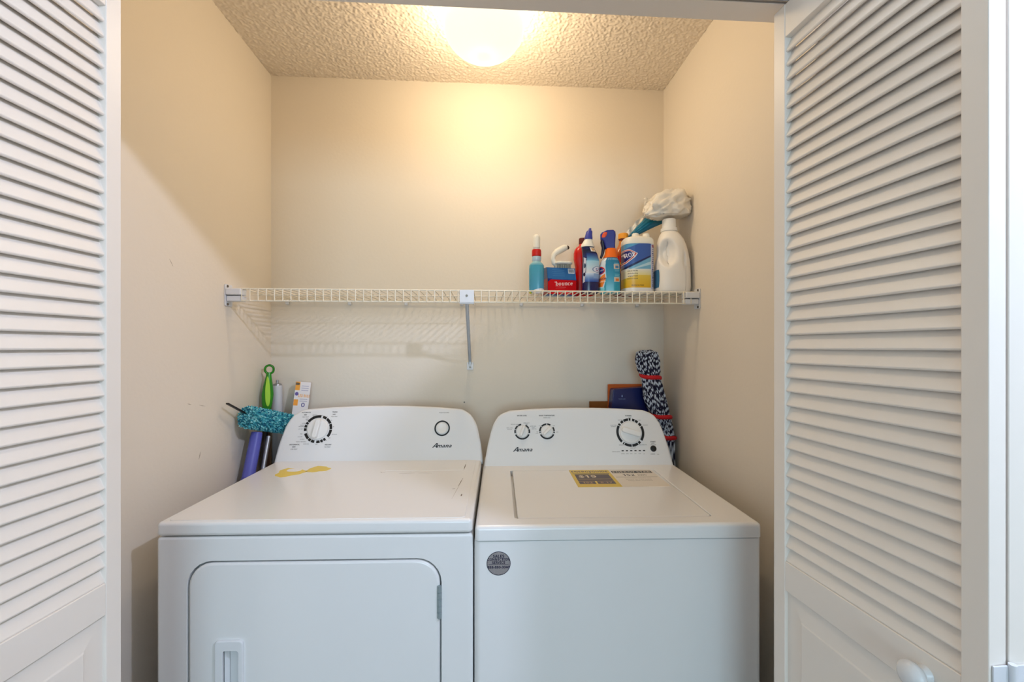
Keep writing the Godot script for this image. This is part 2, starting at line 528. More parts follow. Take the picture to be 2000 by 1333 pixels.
func shell() -> void:
	slabs("wall_back", MT.wall, [[XL - 0.1, XR + 0.1, 0, YC + 0.1, DB, DB + 0.1]])
	var nb := MB.new()
	nb.rod(V(-0.08, 1.092, DB + 0.002), V(-0.08, 1.092, DB - 0.002), 0.003, 10)
	obj("nail", nb, MT.screw, get_node("wall_back"))
	slabs("wall_left", MT.wall, [[XL - 0.1, XL, 0, YC + 0.1, DI - 0.001, DB + 0.05]])
	for q in [[1.155, 1.377, 0.010, 0.0015, -0.3], [1.143, 1.437, 0.018, 0.001, -0.25], [1.560, 1.300, 0.012, 0.001, -0.9], [0.992, 1.425, 0.012, 0.002, 1.2]]:
		nb = MB.new()
		nb.slab(PackedVector2Array([Vector2(-q[2], 0), Vector2(0, -q[3]), Vector2(q[2], 0), Vector2(0, q[3])]), 0.0, 0.0004, 0.0, Transform3D(Basis(Vector3(0, 0, -1), Vector3.UP, Vector3(1, 0, 0)) * Basis(Vector3(0, 0, 1), q[4]), V(XL, q[0], q[1])))
		obj("scuff", nb, mat(Color(0.74, 0.69, 0.63), 0.9), get_node("wall_left"))
	slabs("wall_right", MT.wall, [[XR, XR + 0.1, 0, YC + 0.1, DI - 0.001, DB + 0.05]])
	slabs("wall_front", MT.wall, [[-2.0, JL, 0, YC + 0.1, DF, DI], [JR, 2.4, 0, YC + 0.1, DF, DI], [JL, JR, YH + 0.018, YC + 0.1, DF, DI]])
	# hallway in front of the closet, with a window behind the camera
	slabs("wall_hall_left", MT.hall, [[-2.1, -2.0, 0, YC + 0.1, -4.9, DI]])
	slabs("wall_hall_right", MT.hall, [[2.4, 2.5, 0, YC + 0.1, -4.9, DI]])
	slabs("wall_hall_back", MT.hall, [[-2.1, -1.3, 0, YC + 0.1, -4.9, -4.8], [1.2, 2.5, 0, YC + 0.1, -4.9, -4.8], [-1.3, 1.2, 0, 0.7, -4.9, -4.8], [-1.3, 1.2, 2.15, YC + 0.1, -4.9, -4.8]])
	slabs("ceiling_hall", MT.hall, [[-2.1, 2.5, YC, YC + 0.1, -4.9, DF + 0.02]])
	slabs("floor", MT.floor, [[-2.1, 2.5, -0.1, 0, -4.9, DB + 0.1]])
	# window frame
	var w := thing_struct("window_1")
	var f := MB.new()
	f.frame(MB.rrect(2.5, 1.45, 0.004), MB.rrect(2.38, 1.33, 0.004), -0.03, 0.03, 0.003)
	obj("window_frame", f, MT.door, w)
	f = MB.new(); f.box(Vector3(0.05, 1.34, 0.04), Vector3.ZERO, 0.003)
	obj("mullion", f, MT.door, w)
	w.position = V(-0.05, 1.425, -4.85)
	# closet ceiling, sprayed with a rough texture: real bumps
	var nz := FastNoiseLite.new()
	nz.seed = 11; nz.noise_type = FastNoiseLite.TYPE_CELLULAR; nz.frequency = 55.0
	nz.cellular_return_type = FastNoiseLite.RETURN_DISTANCE; nz.cellular_jitter = 1.0; nz.fractal_type = FastNoiseLite.FRACTAL_NONE
	var n2 := FastNoiseLite.new()
	n2.seed = 5; n2.noise_type = FastNoiseLite.TYPE_SIMPLEX_SMOOTH; n2.frequency = 90.0; n2.fractal_octaves = 2
	var rows := []
	var step := 0.0036
	var nx := int((XR - XL) / step)
	var nd := int((DB - DI) / step)
	for i in nd + 1:
		var r := PackedVector3Array()
		for j in nx + 1:
			var x := lerpf(XL, XR, float(j) / nx)
			var d := lerpf(DI, DB, float(i) / nd)
			var h := clampf(0.62 - nz.get_noise_2d(x, d) - 1.0 + 0.35, 0.0, 1.0)
			h = maxf(0.0, n2.get_noise_2d(x, d) + 0.14) * 0.0048 + h * 0.0024
			r.append(V(x, YC - h, d))
		rows.append(r)
	var b := MB.new()
	b.grid(rows, false, 0)
	for i in b.n.size():
		if b.n[i].y > 0.0: b.n[i] = -b.n[i]
	var c := struct(obj("ceiling", b, MT.popcorn), "off-white popcorn textured closet ceiling")
	var back := MB.new()
	back.box(Vector3(XR - XL + 0.2, 0.1, DB - DI + 0.2), V((XL + XR) / 2, YC + 0.052, (DB + DI) / 2), 0.0)
	obj("slab", back, MT.popcorn, c)
	# head jamb over the opening, side jambs, the door track
	b = MB.new()
	b.box(Vector3(JR - JL, 0.016, 0.050), V((JL + JR) / 2, YH + 0.008, DI - 0.0245), 0.001)
	b.box(Vector3(JR - JL, 0.016, 0.02), V((JL + JR) / 2, YH + 0.008, DF + 0.01), 0.001)
	struct(obj("trim_1", b, MT.door), "white head jamb above the closet opening")
	b = MB.new()
	for x in [JL + 0.004, JR - 0.004]: b.box(Vector3(0.016, YH, DI - DF + 0.02), V(x, YH / 2, (DI + DF) / 2 - 0.01), 0.001)
	struct(obj("trim_2", b, MT.door), "white side jambs of the closet opening")
	b = MB.new()
	for q in [[0.806, 0.004], [0.832, 0.004]]: b.box(Vector3(JR - JL - 0.03, 0.016, q[1]), V((JL + JR) / 2, YH + 0.007, q[0]), 0.0006)
	b.box(Vector3(JR - JL - 0.03, 0.003, 0.03), V((JL + JR) / 2, YH + 0.0145, 0.819), 0.0006)
	var tr := obj("door_track", b, MT.steel)
	tag(tr, "metal bifold door track under the head jamb", "track")

func thing_struct(called: String) -> Node3D:
	var o := Node3D.new()
	place(o, called, self)
	struct(o)
	return o

# ------------------------------------------------------------------ bifold doors
const PITCH = 0.0272
const LEAF_L = 0.36
const LEAF_T = 0.024
var slat_mesh: ArrayMesh

func leaf(door: Node3D, xf: Transform3D, knob_at := -1.0) -> void:
	var top := 1.984
	var L := LEAF_L
	var put := func(called, m, material, at := Transform3D()):
		var o := obj(called, m, material, door)
		o.transform = xf * at
		return o
	for x in [0.015, L - 0.015]:
		var b := MB.new(); b.box(Vector3(0.03, top - 0.012, LEAF_T), Vector3(x, (top + 0.012) / 2, -LEAF_T / 2), 0.0012)
		put.call("stile", b, MT.door)
	for q in [[1.920, top], [0.857, 0.913], [0.012, 0.15]]:
		var b := MB.new(); b.box(Vector3(L - 0.0592, q[1] - q[0], LEAF_T - 0.001), Vector3(L / 2, (q[0] + q[1]) / 2, -LEAF_T / 2 - 0.0003), 0.0012)
		put.call("rail", b, MT.door)
	if slat_mesh == null:
		var b := MB.new()
		var a := deg_to_rad(24.0)
		b.slab(MB.rrect(0.0365, 0.0062, 0.0028, 2), -(L - 0.057) / 2, (L - 0.057) / 2, 0.0, Transform3D(Basis(Vector3(0, cos(a), -sin(a)), Vector3(0, sin(a), cos(a)), Vector3(1, 0, 0)), Vector3.ZERO))
		slat_mesh = b.mesh()
	for i in 37:
		put.call("slat", slat_mesh, MT.door, Transform3D(Basis(), Vector3(L / 2, 0.9155 + PITCH * (i + 0.5), -0.0118)))
	# raised panel below the middle rail
	var p := MB.new()
	var hh := 0.857 - 0.15
	p.slab(MB.rrect(L - 0.058, hh + 0.01, 0.001, 3), -0.019, -0.0062, 0.0, Transform3D(Basis(), Vector3(L / 2, 0.15 + hh / 2, 0)))
	var rows := []
	for q in [[0.0, -0.0062], [0.004, -0.0061], [0.024, -0.0048], [0.0255, -0.0032], [0.028, -0.0028]]:
		rows.append(p.ring3(MB.rrect(L - 0.082 - 2 * q[0], hh - 0.03 - 2 * q[0], 0.002, 3), q[1], Transform3D(Basis(), Vector3(L / 2, 0.15 + hh / 2, 0))))
	p.grid(rows, true, 0)
	var o := MB.rrect(L - 0.138, hh - 0.086, 0.002, 3)
	p.cap(o, -0.0028, Transform3D(Basis(), Vector3(L / 2, 0.15 + hh / 2, 0)), true)
	for i in p.n.size():
		if p.n[i].z < -0.2 and p.v[i].z > -0.0064: p.n[i] = -p.n[i]
	put.call("panel", p, MT.door)
	if knob_at >= 0.0:
		var k := MB.new()
		k.lathe([Vector2(0.0001, 0.031), Vector2(0.008, 0.0305), Vector2(0.014, 0.028), Vector2(0.018, 0.023), Vector2(0.0185, 0.019), Vector2(0.016, 0.0145), Vector2(0.010, 0.010), Vector2(0.0085, 0.006), Vector2(0.011, 0.001), Vector2(0.0115, -0.001)], 32, Transform3D(Basis(Vector3(1, 0, 0), Vector3(0, 0, 1), Vector3(0, -1, 0)), Vector3(knob_at, 0.884, 0)))
		put.call("knob", k, mat(Color(0.90, 0.91, 0.92), 0.25))

func doors() -> void:
	# left: the leading leaf faces right, its inner end near the track
	var d := thing_struct("door_1")
	d.set_meta("label", "white louvred bifold door folded at the left of the opening")
	var i := Vector3(0.066, 0, -1).normalized()
	var e := V(-0.654, 0, 0.85)
	leaf(d, Transform3D(Basis(i, Vector3.UP, i.cross(Vector3.UP)), e - i * LEAF_L), 0.075)
	var q := Vector3(-0.066, 0, -1).normalized()
	leaf(d, Transform3D(Basis(-q, Vector3.UP, -q.cross(Vector3.UP)), e - i * LEAF_L + Vector3(-LEAF_T * 2 - 0.003, 0, 0) + q * LEAF_L))
	# right
	d = thing_struct("door_2")
	d.set_meta("label", "white louvred bifold door with a round knob folded at the right of the opening")
	var o := Vector3(0.062, 0, 1).normalized()
	e = V(0.576, 0, 0.85)
	leaf(d, Transform3D(Basis(o, Vector3.UP, o.cross(Vector3.UP)), e), 0.287)
	q = Vector3(0.050, 0, -1).normalized()
	leaf(d, Transform3D(Basis(q, Vector3.UP, q.cross(Vector3.UP)), e + o * LEAF_L + Vector3(LEAF_T * 2 + 0.003, 0, 0)))
	# hinge on the meeting edges of the two leaves
	var h := MB.new()
	var c: Vector3 = e + o * LEAF_L + Vector3(LEAF_T + 0.0015, 0.934, 0.0)
	h.box(Vector3(0.020, 0.05, 0.0022), c + Vector3(-0.0125, -0.012, 0.0012), 0.0008)
	h.box(Vector3(0.018, 0.05, 0.0022), c + Vector3(0.0125, -0.012, 0.0012), 0.0008)
	h.rod(c + Vector3(0, 0.016, 0.004), c + Vector3(0, -0.04, 0.004), 0.0042, 12)
	obj("hinge", h, MT.fitting, d)

# ------------------------------------------------------------------ lamps
func ceiling_lamp() -> void:
	var l := thing("ceiling_lamp", "white mushroom glass ceiling lamp glowing above the shelf", "lamp", V(0.002, YC, 1.45))
	var b := MB.new()
	b.lathe([Vector2(0.125, 0.002), Vector2(0.125, -0.006), Vector2(0.120, -0.012), Vector2(0.0, -0.012)], 48)
	obj("base_plate", b, MT.fitting, l)
	var g := MB.new()
	var p := [Vector2(0.112, -0.008), Vector2(0.124, -0.014), Vector2(0.131, -0.026), Vector2(0.1335, -0.045), Vector2(0.1325, -0.066)]
	for i in range(1, 13):
		var a := PI / 2 * i / 12.0
		p.append(Vector2(0.1325 * cos(a), -0.066 - 0.110 * sin(a)))
	p[-1].x = 0.0001
	g.lathe(p, 56)
	var glass := mat(Color(0.96, 0.95, 0.92), 0.25)
	glass.emission_enabled = true
	glass.emission = Color(1.0, 0.96, 0.88)
	glass.emission_energy_multiplier = 0.95
	obj("glass_globe", g, glass, l)
	var o := OmniLight3D.new()
	o.name = "lamp_light"
	o.light_color = Color(1.0, 0.89, 0.73)
	o.light_energy = LAMP
	o.light_size = 0.045
	o.omni_range = 8.0; o.omni_attenuation = 2.0; o.shadow_enabled = true
	l.add_child(o)
	o.position = Vector3(0, -0.155, 0)
	# hallway lamp, over and to the right of the camera
	l = thing("hall_lamp", "small round hallway ceiling lamp in front of the closet", "lamp", V(1.0, YC, 0.04))
	b = MB.new()
	b.lathe([Vector2(0.09, 0.002), Vector2(0.09, -0.012), Vector2(0.084, -0.016), Vector2(0.0, -0.016)], 40)
	obj("base_plate", b, MT.fitting, l)
	g = MB.new()
	g.lathe([Vector2(0.07, -0.014), Vector2(0.068, -0.05), Vector2(0.058, -0.08), Vector2(0.04, -0.098), Vector2(0.02, -0.106), Vector2(0.0001, -0.108)], 40)
	var gm: StandardMaterial3D = glass.duplicate()
	gm.emission = Color(0.97, 0.97, 1.0)
	obj("glass_bowl", g, gm, l)
	o = OmniLight3D.new()
	o.name = "hall_light"
	o.light_color = Color(0.85, 0.89, 1.0)
	o.light_energy = HALL
	o.light_size = 0.035
	o.omni_range = 10.0; o.omni_attenuation = 2.0; o.shadow_enabled = true
	l.add_child(o)
	o.position = Vector3(0, -0.06, 0)

# ------------------------------------------------------------------ machines
const LYING = Basis(Vector3(1, 0, 0), Vector3(0, 0, -1), Vector3(0, 1, 0))   # outline (x, depth) lying flat, thickness upwards
const TILT = 18.0

func console_xf(base_y: float, base_d: float) -> Transform3D:
	var t := deg_to_rad(TILT)
	return Transform3D(Basis(Vector3(1, 0, 0), Vector3(0, cos(t), -sin(t)), Vector3(0, sin(t), cos(t))), Vector3(0, base_y, -base_d))

func mirror(half: Array) -> PackedVector2Array:
	# right half from the bottom up to the middle of the top; smoothed
	var cv := Curve2D.new()
	var pts := []
	for p in half: pts.append(p)
	for i in range(half.size() - 2, -1, -1): pts.append(Vector2(-half[i].x, half[i].y))
	for i in pts.size():
		var tan := Vector2.ZERO
		if i > 0 and i < pts.size() - 1: tan = (pts[i + 1] - pts[i - 1]).normalized()
		var li: float = (pts[i] - pts[i - 1]).length() / 3 if i > 0 else 0.0
		var lo: float = (pts[i + 1] - pts[i]).length() / 3 if i < pts.size() - 1 else 0.0
		cv.add_point(pts[i], -tan * li, tan * lo)
	var o := PackedVector2Array()
	var n := 60
	for i in n + 1: o.append(cv.sample_baked(cv.get_baked_length() * i / n))
	return o

func arcs(b: MB, xf: Transform3D, cu: float, cv: float, r0: float, r1: float, spans: Array, z: float) -> void:
	for s in spans:   # degrees clockwise from the top
		var n := maxi(3, int((s[1] - s[0]) / 6.0))
		var o := PackedVector2Array()
		for i in n + 1:
			var a := deg_to_rad(lerpf(s[1], s[0], float(i) / n))
			o.append(Vector2(cu + r1 * sin(a), cv + r1 * cos(a)))
		for i in n + 1:
			var a := deg_to_rad(lerpf(s[0], s[1], float(i) / n))
			o.append(Vector2(cu + r0 * sin(a), cv + r0 * cos(a)))
		b.slab(o, z, z + 0.0005, 0.0, xf)

func dial(root: Node3D, xf: Transform3D, u: float, v: float, r: float, turn: float, high: float) -> void:
	var k := MB.new()
	var at := xf * Transform3D(Basis(Vector3(1, 0, 0), Vector3(0, 0, 1), Vector3(0, -1, 0)), Vector3(u, v, 0))
	k.lathe([Vector2(r, 0.0), Vector2(r * 0.985, 0.003), Vector2(r * 0.95, 0.006), Vector2(r * 0.9, 0.0075), Vector2(0.0001, 0.009)], 40, at)
	var o := obj("dial", k, MT.knob, root)
	k = MB.new()
	k.slab(MB.rrect(r * 0.46, r * 1.78, r * 0.22, 5), 0.004, 0.004 + high, 0.003, xf * Transform3D(Basis(Vector3(0, 0, 1), -deg_to_rad(turn)), Vector3(u, v, 0)), 4)
	obj("grip", k, MT.knob, o)

func dryer() -> void:
	var t := thing("clothes_dryer", "white front-loading clothes dryer with one large dial and yellow tape residue", "dryer", V(-0.3945, 0, 1.078), -deg_to_rad(2.0))
	var top := 0.914
	var b := MB.new()
	# front plate with the door opening
	var cx := -0.0025
	var door_o := MB.rrect(0.587, 0.567, 0.055, 6, cx, 0.5335)
	b.frame(MB.rrect(0.740, 0.872, 0.008, 6, 0, 0.442), MB.rrect(0.5945, 0.5745, 0.058, 6, cx, 0.5335), -0.03, -0.004, 0.006)
	b.box(Vector3(0.738, 0.872, 0.655), Vector3(0, 0.442, -0.3575), 0.003)
	obj("cabinet", b, MT.enamel, t)
	b = MB.new(); b.box(Vector3(0.72, 0.012, 0.64), Vector3(0, 0.876, -0.36), 0.001)
	obj("seam", b, MT.gap, t)
	b = MB.new()
	b.slab(MB.rrect(0.738, 0.69, 0.010, 4, 0, 0.345), 0.8805, top, 0.009, Transform3D(LYING, Vector3.ZERO), 5)
	b.slab(MB.rrect(0.700, 0.60, 0.012, 4, 0, 0.3105), top - 0.003, top + 0.0012, 0.0012, Transform3D(LYING, Vector3.ZERO), 3)
	obj("top_panel", b, MT.enamel, t)
	top += 0.0012
	# door with its cup handle and hinge
	var hx := -0.200
	var hole := MB.rrect(0.050, 0.190, 0.010, 6, hx, 0.532)
	b = MB.new()
	b.frame(door_o, hole, -0.026, -0.002, 0.006)
	var dr := obj("door", b, MT.enamel, t)
	b = MB.new()
	b.frame(MB.rrect(0.066, 0.206, 0.010, 6, hx, 0.534), MB.rrect(0.036, 0.168, 0.006, 6, hx + 0.004, 0.529), -0.002, 0.004, 0.003)
	b.box(Vector3(0.058, 0.19, 0.003), Vector3(hx, 0.53, -0.0165), 0.001)
	b.box(Vector3(0.012, 0.17, 0.003), Vector3.ZERO, 0.001, Transform3D(Basis(Vector3.UP, deg_to_rad(52)), Vector3(hx - 0.0105, 0.53, -0.0095)))
	obj("handle", b, MT.plastic, dr)
	b = MB.new()
	b.rod(Vector3(0.2905, 0.678, -0.001), Vector3(0.2905, 0.757, -0.001), 0.0035, 10)
	for i in 5: b.rod(Vector3(0.2905, 0.679 + i * 0.0157, -0.001), Vector3(0.2905, 0.6925 + i * 0.0157, -0.001), 0.0046, 10)
	b.box(Vector3(0.004, 0.078, 0.0015), Vector3(0.2865, 0.717, -0.002), 0.0005)
	obj("hinge", b, mat(Color(0.62, 0.68, 0.70), 0.4, 0.5), dr)
	# lint cover, tape residue, scratches on the top
	b = MB.new()
	b.slab(MB.rrect(0.262, 0.115, 0.006, 4, 0.1855, 0.4765), top - 0.001, top + 0.0012, 0.0009, Transform3D(LYING, Vector3.ZERO), 2)
	obj("lint_cover", b, MT.enamel, t)
	var tape := mat(Color(0.90, 0.80, 0.36), 0.55)
	for q in [[-0.247, 0.417, 0.046, 0.055, 1], [-0.172, 0.446, 0.036, 0.036, 2]]:
		var o := PackedVector2Array()
		for i in 22:
			var a := TAU * i / 22
			var r := 1.0 + 0.13 * sin(3 * a + q[4]) + 0.07 * sin(7 * a)
			if q[4] == 1 and sin(a) > 0.25 and cos(a) > -0.5: r *= 0.72
			o.append(Vector2(q[0] + q[2] * cos(a) * r, q[1] + q[3] * sin(a) * r))
		b = MB.new(); b.slab(o, top, top + 0.0006, 0.0, Transform3D(LYING, Vector3.ZERO))
		var tp := obj("tape_residue", b, tape, t); tp.set_meta("label", "torn yellow tape residue")
	b = MB.new()
	b.slab(MB.rrect(0.046, 0.034, 0.014, 4, -0.246, 0.434), top + 0.0005, top + 0.0016, 0.0004, Transform3D(LYING, Vector3.ZERO))
	obj("paper_scrap", b, MT.knob, t)
	var marks := [[Vector2(0.315, 0.428), Vector2(0.3165, 0.49), 0.0012], [Vector2(0.045, 0.408), Vector2(0.050, 0.398), 0.001], [Vector2(0.050, 0.398), Vector2(0.062, 0.400), 0.0008], [Vector2(0.329, 0.18), Vector2(0.328, 0.162), 0.0022], [Vector2(0.312, 0.25), Vector2(0.320, 0.33), 0.0009], [Vector2(0.297, 0.225), Vector2(0.306, 0.228), 0.001], [Vector2(0.305, 0.14), Vector2(0.318, 0.30), 0.0005], [Vector2(0.11, 0.385), Vector2(0.16, 0.390), 0.0006], [Vector2(0.17, 0.392), Vector2(0.215, 0.386), 0.0006]]
	for q in marks:
		var dir: Vector2 = (q[1] - q[0]).normalized()
		var nn: Vector2 = Vector2(dir.y, -dir.x) * float(q[2])
		b = MB.new()
		b.slab(PackedVector2Array([q[0] - nn * 0.3, q[0] + nn * 0.3, (q[0] + q[1]) / 2 + nn, q[1] + nn * 0.3, q[1] - nn * 0.3, (q[0] + q[1]) / 2 - nn]), top, top + 0.0015 if q[0].x > 0.31 and q[0].y > 0.4 else top + 0.0003, 0.0, Transform3D(LYING, Vector3.ZERO))
		obj("scratch", b, MT.scratch if q[2] > 0.0008 else MT.faint, t)
	# console
	top = 0.914
	var xf := console_xf(top, 0.552)
	b = MB.new()
	b.slab(mirror([Vector2(0.374, -0.012), Vector2(0.373, 0.0), Vector2(0.366, 0.06), Vector2(0.352, 0.124), Vector2(0.340, 0.150), Vector2(0.322, 0.173), Vector2(0.293, 0.189), Vector2(0.2, 0.1965), Vector2(0.1, 0.2015), Vector2(0.0, 0.203)]), -0.062, 0.0, 0.009, xf, 5)
	var c := obj("console", b, MT.plastic, t)
	dial(c, xf, -0.230, 0.1155, 0.0385, 8.0, 0.020)
	b = MB.new()
	arcs(b, xf, -0.230, 0.1155, 0.0415, 0.0510, [[16, 34], [37, 64], [67, 90], [93, 126], [139, 149], [152, 163], [166, 181], [190, 205], [208, 220], [223, 250], [262, 274], [277, 289], [292, 302], [305, 368]], 0.0)
	obj("dial_ring", b, MT.black, c)
	b = MB.new()
	var at := xf * Transform3D(Basis(Vector3(1, 0, 0), Vector3(0, 0, 1), Vector3(0, -1, 0)), Vector3(0.2225, 0.116, 0))
	b.lathe([Vector2(0.0285, 0.0), Vector2(0.0285, 0.0012), Vector2(0.0235, 0.0014), Vector2(0.0235, 0.0)], 40, at)
	obj("button_ring", b, MT.black, c)
	b = MB.new()
	b.lathe([Vector2(0.0215, 0.0), Vector2(0.0215, 0.003), Vector2(0.019, 0.0055), Vector2(0.017, 0.006), Vector2(0.012, 0.0045), Vector2(0.0001, 0.0035)], 40, at)
	obj("start_button", b, MT.knob, c)
	print_on(c, xf, DRY_TEXT, Vector2(0.225, 0.0525))

func print_on(c: Node3D, xf: Transform3D, list: Array, logo: Vector2) -> void:
	var b := MB.new()
	for q in list:
		words(b, q[0], q[3] * 0.82, xf * Transform3D(Basis(), Vector3(q[1], q[2], 0.0004)), q[3] > 0.005)
	obj("lettering", b, MT.ink, c)
	b = MB.new()
	words(b, "A", 0.0160, xf * Transform3D(Basis(), Vector3(logo.x - 0.0230, logo.y + 0.0015, 0.0005)), true, false, 0.55, 1.25)
	words(b, "mana", 0.0122, xf * Transform3D(Basis(), Vector3(logo.x + 0.0090, logo.y, 0.0005)), true, false, 0.35, 1.18)
	obj("emblem", b, MT.logo, c)

func washer() -> void:
	var t := thing("washing_machine", "white top-loading washing machine with three dials and a yellow energy label on its lid", "washer", V(0.326, 0, 1.046), -deg_to_rad(2.0))
	var top := 0.899
	var b := MB.new()
	b.slab(MB.rrect(0.697, 0.69, 0.016, 6, 0, 0.349), 0.006, 0.8625, 0.003, Transform3D(LYING, Vector3.ZERO))
	obj("cabinet", b, MT.enamel, t)
	b = MB.new(); b.box(Vector3(0.672, 0.012, 0.66), Vector3(0, 0.862, -0.345), 0.001)
	obj("seam", b, MT.gap, t)
	# top frame with the lid opening
	b = MB.new()
	var lidx := 0.0
	b.frame(MB.rrect(0.693, 0.69, 0.012, 6, 0, 0.345), MB.rrect(0.498, 0.430, 0.010, 6, -0.001, 0.264), 0.865, top, 0.010, Transform3D(LYING, Vector3.ZERO), 0.0025)
	b.box(Vector3(0.60, 0.004, 0.55), Vector3(0, 0.877, -0.29), 0.0)
	obj("top_panel", b, MT.enamel, t)
	b = MB.new()
	b.slab(MB.rrect(0.489, 0.424, 0.009, 6, 0.002, 0.264), 0.882, top - 0.0006, 0.0028, Transform3D(LYING, Vector3.ZERO), 4)
	var lid := obj("lid", b, MT.enamel, t)
	# labels on the lid
	var li := image(320, 440, Color(0.86, 0.74, 0.13))
	write(li, "ENERGYGUIDE", 160, 46, 40, Color(0.10, 0.09, 0.03), true, 0.78)
	paint(li, PackedVector2Array([Vector2(148, 70), Vector2(172, 70), Vector2(160, 88)]), Color(0.1, 0.09, 0.03))
	li.fill_rect(Rect2i(14, 98, 292, 12), Color(0.22, 0.18, 0.06))
	li.fill_rect(Rect2i(26, 122, 268, 250), Color(0.26, 0.14, 0.06))
	write(li, "$19", 118, 180, 62, Color(0.93, 0.86, 0.7))
	li.fill_rect(Rect2i(36, 246, 248, 6), Color(0.80, 0.68, 0.3))
	li.fill_rect(Rect2i(26, 300, 268, 5), Color(0.78, 0.66, 0.25))
	li.fill_rect(Rect2i(148, 300, 14, 72), Color(0.86, 0.74, 0.2))
	write(li, "152", 90, 338, 34, Color(0.80, 0.64, 0.36))
	write(li, "8.17", 228, 338, 34, Color(0.74, 0.58, 0.36))
	b = MB.new()
	b.slab(MB.rrect(0.136, 0.184, 0.001, 2, 0.0195, 0.3825), top - 0.0006, top - 0.0001, 0.0, Transform3D(LYING, Vector3.ZERO))
	obj("energy_label", b, pic(li, 0.35), lid).set_meta("label", "yellow and brown energy label")
	var wi := image(360, 420, Color(0.90, 0.87, 0.82))
	wi.fill_rect(Rect2i(14, 26, 332, 62), Color(0.12, 0.09, 0.07))
	write(wi, "ENERGY STAR", 180, 57, 40, Color(0.85, 0.8, 0.72), true, 0.9)
	write(wi, "152", 130, 138, 44, Color(0.12, 0.09, 0.08))
	write(wi, "kWh", 240, 140, 26, Color(0.35, 0.3, 0.26))
	wi.fill_rect(Rect2i(14, 186, 332, 5), Color(0.25, 0.21, 0.18))
	for k in 3: write(wi, ["Estimated yearly use", "Based on cold water", "Keep with machine"][k], 180, 216 + 32 * k, 16, Color(0.55, 0.5, 0.46), false)
	b = MB.new()
	b.slab(MB.rrect(0.148, 0.184, 0.001, 2, 0.1620, 0.3800), top - 0.0006, top - 0.0001, 0.0, Transform3D(LYING, Vector3.ZERO))
	obj("paper_label", b, pic(wi, 0.4), lid).set_meta("label", "white paper label with a black heading")
	# round sticker on the front
	var si := image(192, 192, Color(0.80, 0.80, 0.83))
	var navy := Color(0.06, 0.07, 0.24)
	oval(si, 96, 96, 96, 96, navy)
	oval(si, 96, 96, 92, 92, Color(0.78, 0.78, 0.81))
	for q in [["SALES", 38, 24], ["CONNECTION", 64, 20], ["SERVICE", 89, 20], ["888-880-3040", 126, 21]]: write(si, q[0], 96, q[1], q[2], navy, true)
	si.fill_rect(Rect2i(16, 103, 160, 3), navy)
	b = MB.new()
	b.slab(MB.circle(0.0285, 40), 0.0, 0.0006, 0.0, Transform3D(Basis(), Vector3(-0.290, 0.8095, 0.0002 - 0.004)))
	var sm := pic(si, 0.10, 0.9)
	obj("round_sticker", b, sm, t).set_meta("label", "round silver sticker with dark blue lettering")
	# console
	var xf := console_xf(top, 0.535)
	b = MB.new()
	b.slab(mirror([Vector2(0.345, -0.012), Vector2(0.343, 0.0), Vector2(0.330, 0.075), Vector2(0.318, 0.125), Vector2(0.308, 0.155), Vector2(0.289, 0.184), Vector2(0.252, 0.2005), Vector2(0.154, 0.207), Vector2(0.08, 0.2095), Vector2(0.0, 0.2105)]), -0.062, 0.0, 0.009, xf, 5)
	var c := obj("console", b, MT.plastic, t)
	dial(c, xf, -0.204, 0.1215, 0.0225, 22.0, 0.016)
	dial(c, xf, -0.113, 0.1220, 0.0225, 45.0, 0.016)
	dial(c, xf, 0.1945, 0.1165, 0.0405, -72.0, 0.018)
	b = MB.new()
	arcs(b, xf, -0.204, 0.1215, 0.0235, 0.0290, [[29, 66], [71, 103], [113, 246], [257, 284], [289, 322], [327, 352]], 0.0)
	obj("dial_ring", b, MT.black, c)
	b = MB.new()
	arcs(b, xf, -0.113, 0.1220, 0.0235, 0.0290, [[4, 30], [56, 90], [95, 104], [115, 245], [256, 264], [269, 310], [314, 356]], 0.0)
	obj("dial_ring", b, MT.black, c)
	b = MB.new()
	arcs(b, xf, 0.1945, 0.1165, 0.0430, 0.0520, [[13, 24], [27, 40], [46, 60], [63, 127], [135, 146], [149, 176], [179, 210], [213, 218], [225, 300], [303, 311], [317, 330], [333, 355], [358, 366]], 0.0)
	obj("dial_ring", b, MT.black, c)
	b = MB.new()
	b.lathe([Vector2(0.0112, 0.0), Vector2(0.0112, 0.001), Vector2(0.0095, 0.0022), Vector2(0.0001, 0.0026)], 28, xf * Transform3D(Basis(Vector3(1, 0, 0), Vector3(0, 0, 1), Vector3(0, -1, 0)), Vector3(0.2740, 0.0575, 0)))
	obj("start_button", b, MT.black, c)
	for i in 6:
		b = MB.new(); b.slab(MB.rrect(0.0082, 0.0034, 0.001, 2, 0.1605 + i * 0.0157, 0.0505), 0.0, 0.0006, 0.0, xf)
		obj("indicator", b, MT.black, c)
	print_on(c, xf, WASH_TEXT, Vector2(-0.2025, 0.0565))

# ------------------------------------------------------------------ wire shelf
const SY = 1.5215    # axis of the deck wires
const SF = 1.562     # front lip
const DECK = 1.5238  # what things stand on

func screw(parent: Node3D, at: Vector3, axis: Vector3) -> void:
	var b := MB.new()
	b.rod(at - axis * 0.001, at + axis * 0.0018, 0.0042, 12)
	obj("screw", b, MT.screw, parent)

